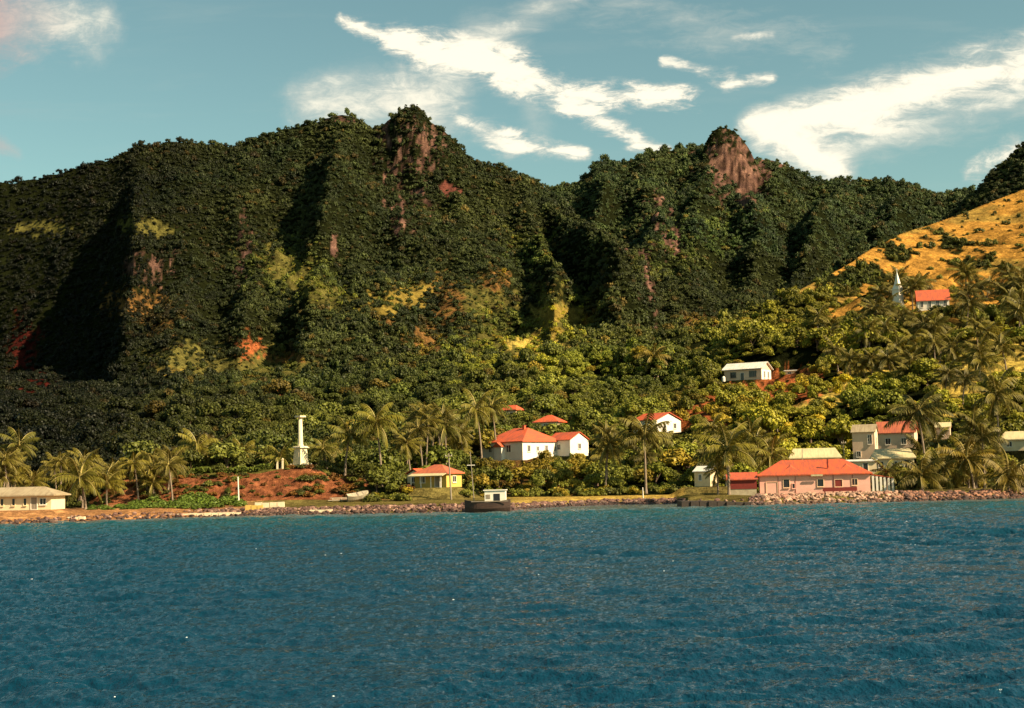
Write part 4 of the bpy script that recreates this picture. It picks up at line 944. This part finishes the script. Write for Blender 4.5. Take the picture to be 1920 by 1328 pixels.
# hill cottage
hs, rf = house('hill_cottage', 'white cottage with pale gabled roof alone on the hillside terrace', 'house', P['hillhouse'] + Vector((.2, 3.5, 0)), -30, 10.6, 7.6, 3.3, 'gable', 2.0, 'peach', 'white_roof',
    [('f', -2.7, 1.3, 1.5, 1.4, 'window', 'wood', 'glass', 2), ('f', 2.9, 1.3, 2.0, 1.5, 'window', 'wood', 'glass', 3), ('f', -.1, .1, .9, 2.3, 'door', 'white', 'glass', 0), ('r', -1.6, 1.0, .8, 1.7), ('r', 1.4, 1.0, .8, 1.7)], axis='x', ov=.6)
b = MB(); b.box(5.3, 5.36, -3.7, 3.7, .02, 3.2); b.build('lit_gable_sheet', MT['white'], hs)  # white sheet gives the sunny gable a lit tone over peach walls
for c_ in [c_ for c_ in hs.children if c_.name.startswith('window')][-2:]: c_.location.x += .08
house('shed', 'low white open shed on the terrace right of the hill cottage', 'shed', P['hillshed'] + Vector((0, 1, .1)), -20, 5.4, 2.4, 1.0, 'shed', .3, 'cream', 'white_roof', [('f', -1.5, .2, .9, .6), ('f', .8, .2, .9, .6)], ov=.3)
p = ground(1357, 716, 340, 420); b = MB(); b.lathe([(.42, 0), (.45, .2), (.45, 1.1), (.3, 1.35), (.08, 1.45)], 10); o = b.build('water_tank', MT['white']); o.location = p; tag(o, 'small white upright tank at the left corner of the hill cottage', 'tank')

# pink warehouse
hs, rf = house('warehouse', 'long pink warehouse with a broad red iron roof above the boulders', 'building', P['pink'] + Vector((-.9, 5.0, .1)), -9, 17.2, 11, 2.9, 'hip', 2.35, 'pink', 'red',
    [('f', -4.4, 1.05, .9, 1.25, 'window', 'peach', 'glass', 0), ('f', .9, 1.1, .9, 1.1, 'window', 'peach', 'glass', 0), ('f', -3.3, .9, .35, .7, 'window', 'pink', 'glass', 0), ('f', 3.7, 1.0, 1.1, 1.1, 'window', 'peach', 'darkred', 0), ('f', 6.2, 1.2, .8, .95, 'window', 'peach', 'glass', 1), ('f', -6.7, 0, 1.7, 1.9, 'door', 'peach', 'pink', 0)], .55, 'x', .4)
b = MB(); [b.box(-8.6 + x - .03, -8.6 + x + .03, -5.56, -5.5, .0, 2.95) for x in (2.9, 5.6, 11.5, 14.5)]; b.build('downpipe', MT['darkred'], hs)
b = MB(); b.box(-.55, 1.3, -6.1, -5.98, 2.72, 3.0); b.build('signboard', MT['cream_roof'], hs)
b = MB(); b.box(2.1, 2.35, -4.0, -3.7, 4.0, 5.4); b.build('vent_pipe', MT['darkred'], rf)
# long dormer ridges of the roof
b = MB()
for x, s_ in ((-3.6, 1), (5.2, 1)):
    b.add([(x - 1.8, -5.0, 3.26), (x + 1.8, -5.0, 3.26), (x, -1.2, 4.85), (x, -3.2, 4.4)], [(0, 1, 3), (1, 2, 3), (0, 3, 2), (0, 2, 1)])
b.build('roof_gablet', MT['red'], rf)
b = MB(); b.add([(8.7, -5.4, 2.75), (12.2, -5.4, 2.15), (12.2, 5.4, 2.15), (8.7, 5.4, 2.75), (8.7, -5.4, 2.87), (12.2, -5.4, 2.27), (12.2, 5.4, 2.27), (8.7, 5.4, 2.87)], [(3, 2, 1, 0), (4, 5, 6, 7), (0, 1, 5, 4), (1, 2, 6, 5), (2, 3, 7, 6), (3, 0, 4, 7)])
b.build('veranda_roof', MT['red'], hs)
for k in range(6):
    b = MB(); y = -5.1 + k * 2.0; x = 9.05 + .6 * k; b.box(x - .17, x + .17, -5.5, -5.15, -.6, 2.14 + (11.9 - x) * .15); b.build('column', MT['white'], hs)
b = MB(); b.box(8.7, 12.1, -5.3, 5.3, -1.6, -.002); b.build('veranda_floor', MT['concrete'], hs)
p = at(1402, 917, 224)
hs, rf = house('lean_to', 'dark red lean-to shed joined to the left end of the pink warehouse', 'shed', p + Vector((-.2, 4.2, 0)), -9, 4.6, 6, 1.4, 'shed', 1.1, 'darkred', 'red', [], ov=.25, found=1.5)
p = at(1575, 925, 219.5); p.z = gz(p.x, p.y)
b = MB(); b.box(-2.6, 2.6, -.25, .25, .45, 1.05); [b.box(x - .08, x + .08, -.2, .2, -.4, .45) for x in (-2.3, 0, 2.3)]; o = b.build('timber_rack', MT['darkred']); o.location = p; o.rotation_euler.z = R(-9); tag(o, 'long dark red timber rack in front of the pink warehouse wall', 'rack')
house('hut', 'small cream hut behind the big leaning palm near the jetty', 'hut', P['smallcream'] + Vector((0, 2, .1)), -35, 3.0, 3.0, 2.4, 'gable', .9, 'cream', 'white_roof', [('f', -.4, 1.0, .5, 1.0), ('r', 0, 1.0, .5, .8)], axis='x', ov=.25)
p = at(1388, 888, 236); p.z = gz(p.x, p.y)
house('hut', 'low white roofed hut between the palms left of the warehouse', 'hut', p + Vector((0, 4, .4)), -12, 3.6, 2.6, 1.8, 'gable', .6, 'cream', 'white_roof', [('f', 0, .8, .6, .6)], axis='x', ov=.3)
house('store_building', 'cream roofed store rising just behind the pink warehouse', 'building', P['creamback'] + Vector((0, 3, .2)), -9, 8.4, 5.5, 2.3, 'hip', 1.7, 'cream', 'cream_roof', [('f', -2, .9, .8, .9), ('f', 2, .9, .8, .9)], .8)
house('tower_house', 'narrow two storey grey roofed house behind the right end of the warehouse', 'house', P['tower'] + Vector((-.4, 3, .0)), -22, 4.2, 4.4, 5.2, 'gable', 1.5, 'peach', 'grey_roof', [('f', 1.2, 3.0, .7, 1.7), ('r', 0, 3.0, .7, 1.3), ('f', -1.0, .6, .7, 1.0)], axis='x', ov=.25)
house('town_house', 'wide rusty orange roofed house half hidden by the biggest palm', 'house', P['rustroof'] + Vector((.4, 4, .0)), -22, 7.4, 6, 3.6, 'gable', 2.4, 'peach', 'rust', [('f', -1.5, 1.4, .9, 1.2), ('f', 1.6, 1.4, .9, 1.2), ('r', 0, 1.2, .9, 1.2)], axis='x', ov=.35)
hs, rf = house('low_building', 'low building with pale cream roof behind the short young palm', 'building', P['lowcream'] + Vector((.3, 3, .1)), -12, 7.2, 5.2, 2.2, 'hip', 1.7, 'cream', 'cream_roof', [('f', -2.2, .7, .8, 1.0), ('f', .2, .7, .8, 1.0), ('f', 2.3, .1, .8, 1.8, 'door', 'white', 'glass', 0)], .75)
p = at(1615, 888, 250); p.z = gz(p.x, p.y)
house('flat_shed', 'flat white roofed shed wedged between the tall house and the warehouse', 'shed', p + Vector((0, 2, .2)), -12, 6.2, 3.2, 2.2, 'shed', .25, 'cream', 'white_roof', [('f', 1.2, .2, .8, 1.7, 'door', 'white', 'glass', 0)], ov=.3)
house('small_house', 'tiny pale house with grey roof right of the biggest palm', 'house', P['tinywhite'] + Vector((0, 2, .1)), -20, 2.8, 2.8, 2.5, 'gable', 1.0, 'peach', 'cream_roof', [('f', 0, 1, .6, .9)], axis='x', ov=.25)
house('edge_house', 'pale roofed house among palms at the right edge', 'house', P['farright'] + Vector((0, 3, .1)), -20, 5.5, 4.5, 2.0, 'hip', 1.5, 'cream', 'cream_roof', [('f', -1, .8, .8, .9)], .5)
# church on the hill
hs, rf = house('church', 'hilltop church with bright red roof among palms below the golden hill', 'church', P['church'] + Vector((0, 4, .5)), -12, 9.2, 6.2, 3.0, 'gable', 3.6, 'white', 'red', [('f', x, 1.2, .8, 1.7) for x in (-3.4, -1.1, 1.2, 3.5)], axis='x', ov=.4)
p = ground(1685, 584, 300, 800); zb = p.z; ht = 4.0 * p.y / 492 - .6
st = thing('steeple', 'white pointed church steeple standing clear against the golden hill', 'steeple', (p.x, p.y, zb), R(-50)); st.scale = (1.15, 1.15, 1)
b = MB(); b.box(-1.05, 1.05, -1.05, 1.05, -1, ht + 3.4); b.build('wall', MT['white'], st)
b = MB(); b.box(-1.25, 1.25, -1.25, 1.25, ht + 3.4, ht + 3.65); b.build('cornice', MT['white'], st)
b = MB(); b.lathe([(1.45, ht + 3.65), (.95, ht + 5.0), (.06, ht + 9.0)], 4, 0, R(45)); b.build('spire', MT['white'], st)
b = MB(); b.box(-.05, .05, -.05, .05, ht + 8.9, ht + 10.1); b.box(-.3, .3, -.04, .04, ht + 9.55, ht + 9.65); b.build('cross', MT['white'], st)
p = ground(1668, 594, 300, 800)
house('presbytery', 'small red roofed house below the white steeple', 'house', p + Vector((0, 3, .8)), -15, 4.2, 4, 2.6, 'hip', 1.6, 'white', 'red', [('f', 0, .9, .8, 1)], .4)

# ------------------------------------------------------------------ poles
def pole(px0, py0, px1, py1, Y, r_, name, label, cat, arm=None):
    a = at(px0, py0, Y); b_ = at(px1, py1, Y); g = gz(a.x, a.y); a.z = g - .3
    o = thing(name, label, cat, a); m = MB(); m.tube([(0, 0, 0), tuple(b_ - a)], [r_, r_ * .7], 8); m.build('shaft', MT['wood'] if name != 'post' else MT['white'], o)
    if arm:
        m = MB(); t = (b_ - a) * arm[0]; m.box(t.x - arm[1] / 2, t.x + arm[1] / 2, t.y - .26, t.y - .14, t.z - .06, t.z + .06); m.build('crossarm', MT['wood'], o)
        for q in (-.4, .4):
            m = MB(); m.lathe([(.04, t.z + .06), (.07, t.z + .12), (.03, t.z + .22)], 6, 0, 0, (t.x + q * arm[1], t.y - .2)); m.build('insulator', MT['white'], o)
    return o
pole(846, 924, 841, 850, 236, .15, 'utility_pole', 'wooden utility pole standing in front of the yellow cottage', 'pole', (.94, 1.2))
pole(1206, 930, 1205, 914, 234, .10, 'post', 'short white post on the grass verge below the tall slim palm', 'post')
pole(448, 944, 446, 894, 226, .13, 'post', 'pale leaning post at the right end of the green shrub strip', 'post')
pole(1458, 812, 1455, 774, 300, .13, 'utility_pole', 'thin bare pole on the slope above the warehouse', 'pole', (.95, 1.0))
pole(1503, 866, 1504, 842, 244, .09, 'utility_pole', 'dark thin mast standing behind the red warehouse roof', 'pole')
pole(1584, 872, 1581, 826, 262, .10, 'utility_pole', 'thin pole left of the narrow two storey house', 'pole', (.93, .9))

# ------------------------------------------------------------------ boats and shore works
def hull_mesh(L, B, H, mats, name, parent, sheer=.35):
    n = 14; vs = []; sec = [(-1, 1), (-.92, .45), (-.6, .08), (0, 0), (.6, .08), (.92, .45), (1, 1)]
    for k in range(n + 1):
        t = k / n; x = (t - .5) * L; wd = B / 2 * min(1, (1 - abs(2 * t - 1.05) ** 3.2) + .02 if t > .5 else .62 + .38 * math.sin(min(1, t * 2.4) * math.pi / 2)); wd = max(wd, .04)
        sh = sheer * (2 * t - 1) ** 2; keel = .45 * max(0, t - .8) * 4 * H * .5
        vs += [(x, a * wd, keel + z * (H + sh - keel)) for a, z in sec]
    m = len(sec); fs = [(k * m + i, (k + 1) * m + i, (k + 1) * m + i + 1, k * m + i + 1) for k in range(n) for i in range(m - 1)]
    fs += [tuple(range(m)), tuple(n * m + i for i in range(m))[::-1]]
    fs += [(k * m, k * m + m - 1, (k + 1) * m + m - 1, (k + 1) * m) for k in range(n)]
    mb = MB(); mb.add(vs, fs); return mb.build(name, mats, parent)
p = at(914, 950, 203.5); p.z = -.35
bt = thing('moored_boat', 'dark hulled workboat with white wheelhouse moored at the rocks', 'boat', p, R(176))
hull_mesh(6.6, 2.4, 1.75, MT['hull'], 'hull', bt)
b = MB(); b.box(-3.1, 2.2, 1.19, 1.27, 1.78, 1.9); b.box(-3.1, 2.2, -1.27, -1.19, 1.78, 1.9); b.build('gunwale', MT['wood'], bt)
wh = MB(); wh.box(-2.7, .3, -.85, .85, 1.72, 3.35); o = wh.build('wheelhouse', MT['white'], bt)
b = MB(); b.box(-2.85, .5, -1.0, 1.0, 3.35, 3.47); b.build('roof', MT['white'], o)
b = MB(); b.box(-1.9, -1.0, .86, .89, 1.78, 2.9); b.build('door', MT['glass'], o)
b = MB(); b.box(-.5, .1, .86, .89, 2.2, 2.8); b.build('window', MT['wood'], o)
b = MB(); b.tube([(1.9, 0, 1.6), (2.35, 0, 9.0)], [.075, .045], 8); b.build('mast', MT['wood'], bt)
b = MB(); b.tube([(1.7, 0, 7.05), (2.85, 0, 7.05)], .06, 6); b.build('spreader', MT['white'], bt)
p = ground(672, 940, 200, 240)
bt = thing('beached_boat', 'pale weathered boat hull tilted over on the rocky shore', 'boat', p + Vector((0, 0, .15)), R(20)); bt.rotation_euler = (R(24), R(-10), R(18))
hull_mesh(3.6, 1.5, 1.15, MT['concrete'], 'hull', bt, .25)
b = MB(); [b.box(x - .12, x + .12, -.62, .62, 1.17, 1.22) for x in (-1, 0, .9)]; b.build('thwart', MT['wood'], bt)
p = ground(640, 940, 200, 240); b = MB()
b.box(-1.9, 1.9, -.10, .1, .5, .62); b.box(-1.6, 2.3, .4, .55, .3, .42); b.box(-2.2, 1.5, -.5, -.35, .12, .25); [b.box(x, x + .14, -.3, .3, -.2, .5) for x in (-1.5, 0, 1.4)]
o = b.build('plank_stack', MT['concrete']); o.location = p; o.rotation_euler.z = .1; tag(o, 'loose pale planks lying left of the tilted beached boat', 'planks')
def lowwall(px0, px1, py, Y, h, d, mt, name, label, cat, yaw=0):
    a = at(px0, py, Y); b_ = at(px1, py, Y); L = (b_ - a).length; m = MB(); c = (a + b_) / 2; n = max(3, int(L / 1.1)); g = gz(c.x, c.y)
    for k in range(n):
        x0 = -L / 2 + L * k / n; hh = h * random.uniform(.86, 1.05); m.box(x0, x0 + L / n - .05, -d / 2, d / 2, -.5, hh, 0, None, .03)
    o = m.build(name, MT[mt]); o.location = (c.x, c.y, g); o.rotation_euler.z = R(yaw); return tag(o, label, cat)
lowwall(460, 494, 948, 216, .85, .5, 'yellow', 'block_wall', 'low yellowish block wall on the shore right of the leaning post', 'wall')
lowwall(478, 534, 946, 219, .8, .5, 'stone', 'block_wall', 'longer pale block wall behind the yellowish one on the shore', 'wall')
lowwall(300, 452, 962, 213.4, .35, .6, 'stone', 'sea_curb', 'long pale stone kerb along the left beach', 'wall', 1)
lowwall(128, 160, 974, 206.3, .3, .9, 'stone', 'stone_slab', 'pale flat slab at the water edge near the long building', 'slab')
lowwall(580, 625, 949, 212.5, .4, .8, 'stone', 'stone_slab', 'flat pale slab on the rocks left of the beached boat', 'slab')
# jetty
p = at(1342, 941, 207); m = MB()
for k in range(8):
    x0 = -5.2 + k * 1.3; m.box(x0, x0 + 1.27, -1.6 + random.uniform(-.2, .2), 4.5, -1.2, .78 + random.uniform(-.08, .08) - .05 * k, 0, None, .06)
o = m.build('jetty', MT['darkrock']); o.location = (p.x, p.y, 0); tag(o, 'low dark stone jetty left of the pale boulders', 'jetty')
# hedge on the bank and shrub strip below it
def hedge(px0, px1, py, Y0, w_, h, n, name, label, tint, cat):
    a = at(px0, py, Y0); b_ = at(px1, py, Y0); V = []; Fc = []; r = np.random.default_rng(int(px0)); L = (b_ - a).length
    gzs = {k: gz(a.x + (b_.x - a.x) * k / 12, Y0) for k in range(13)}
    for i in range(n):
        u = r.random(); x = a.x + (b_.x - a.x) * u + r.normal() * .1; y = Y0 + r.normal() * w_ * .4; g = np.interp(u * 12, range(13), [gzs[k] for k in range(13)])
        prof = h * (.55 + .55 * float(fbm(np.array([x / 1.6]), np.array([y / 1.6]), 2, 77)[0])); z = g + prof * r.random() ** .5
        nn = r.normal(size=3) * .6 + np.array([0, -.5, .8]); nn /= np.linalg.norm(nn); q = np.cross(nn, r.normal(size=3)); q /= np.linalg.norm(q); v = np.cross(nn, q); s = .16 * (.6 + .8 * r.random()); k = len(V)
        V += [np.array([x, y, z]) + e for e in (-q * s, -v * s * .7, q * s, v * s * .7)]; Fc.append((k, k + 1, k + 2, k + 3))
    o = link(name, mesh(name, np.array(V), np.array(Fc), [MT['leaf']])); o['tint'] = tint; return tag(o, label, cat)
hedge(300, 512, 880, 256, 1.0, 1.3, 3800, 'hedge', 'clipped green hedge along the top of the red bank left of the monument', (1.5, 1.7, .9), 'hedge')
hedge(600, 700, 884, 256, 1.4, 1.4, 2200, 'hedge', 'rough hedge along the bank top right of the monument', (1.3, 1.2, .9), 'hedge')
# green shrubs in front of the red bank: individuals
for k in range(90):
    u = random.random(); px = 165 + 285 * u; topv = np.interp(px, [165, 250, 400, 450], [.6, 1.0, 1.7, 1.2])
    Y = random.uniform(219, 239); p = at(px, 940, Y); g = gz(p.x, p.y); s = random.uniform(.7, 1.25) * topv ** .5
    o = link('shrub', BUSH[k % 4]); o.location = (p.x, Y, g - .1); o.scale = (s * 1.2, s, s * .9 * topv ** .4 * (.6 + .5 * (Y - 219) / 20)); o.rotation_euler.z = random.uniform(0, 6.28)
    v = random.uniform(.8, 1.2); o['tint'] = (1.45 * v, 1.9 * v, 1.0 * v); tag(o, 'bright green low shrub below the red earth bank', 'shrub', 'green shrubs below the red bank')
# bushes close behind the verge and around the cottages
for k in range(110):
    px = random.choice([random.uniform(690, 880), random.uniform(960, 1290), random.uniform(960, 1290), random.uniform(1680, 1930)])
    Y = random.uniform(232, 246) if px < 900 or px > 1600 else random.uniform(242, 252); p = at(px, 920, Y); g = gz(p.x, p.y); s = random.uniform(.7, 1.5)
    if blocks(px - 8, 905, px + 8, 925, Y): continue
    o = link('bush', BUSH[k % 4]); o.location = (p.x, Y, g - .15); o.scale = (s * 1.2, s, s); o.rotation_euler.z = random.uniform(0, 6.28)
    v = random.uniform(.8, 1.4); yel = random.random() < .3; o['tint'] = (3.2 * v, 2.2 * v, .8) if yel else (1.6 * v, 1.5 * v, 1.0)
    wh = 'beside the yellow cottage' if px < 900 else 'behind the grass verge below the large house' if px < 1120 else 'behind the right half of the grass verge' if px < 1500 else 'among palms on the right shore'
    tag(o, ('yellowing' if yel else 'dark green') + ' bush ' + wh, 'bush', ('yellow' if yel else 'green') + ' bushes ' + wh)

for k in range(250):
    px = random.uniform(200, 770); Y = random.uniform(241, 254); p = at(px, 920, Y); g = gz(p.x, p.y); s = random.uniform(.35, 1.0) * (1.3 if px > 560 else 1)
    if 455 < px < 545 and s > .7: continue
    o = link('shrub', BUSH[k % 4]); o.location = (p.x, Y, g - .1); o.scale = (s * 1.2, s, s * .8); o.rotation_euler.z = random.uniform(0, 6.28)
    v = random.uniform(.6, 1.2); dry = random.random() < .6; o['tint'] = (2.6 * v, 1.1 * v, .9) if dry else (1.3 * v, 1.2 * v, .8)
    wh = 'left end' if px < 340 else 'part left of the monument' if px < 545 else 'part below the monument' if px < 620 else 'right end'
    tag(o, ('dry reddish' if dry else 'small green') + ' shrub clinging to the red earth bank, ' + wh, 'shrub', ('dry' if dry else 'green') + ' shrubs on the red bank, ' + wh)

# flecks of foam on the chop: one object
m, t, b = mat('foam'); b.inputs['Base Color'].default_value = (.8, .8, .78, 1); b.inputs['Roughness'].default_value = .9
mb = MB()
for px, py in [(640, 1041), (610, 1044), (915, 1003), (935, 1006), (1425, 1018), (1708, 1024), (1716, 1025), (1520, 985), (1360, 1003), (1700, 980), (350, 1202), (60, 1090), (850, 1130), (480, 1032), (303, 986), (1110, 1000), (1245, 1075), (1010, 1082), (215, 1316), (625, 1315), (1262, 1056), (1050, 958), (870, 972)]:
    tx, tz = px2t(px, py); Y = -HC / float(tz); w_ = .0006 * Y * random.uniform(.4, 1.6) + .01; c = (float(tx) * Y, Y)
    vs = [(c[0] + w_ * math.cos(a * .785) * random.uniform(.6, 1.2), c[1] + w_ * .8 * math.sin(a * .785) * random.uniform(.6, 1.2), .11) for a in range(8)] + [(c[0], c[1], .13)]
    mb.add(vs, [(i, (i + 1) % 8, 8) for i in range(8)])
o = mb.build('foam', m); o['kind'] = 'stuff'
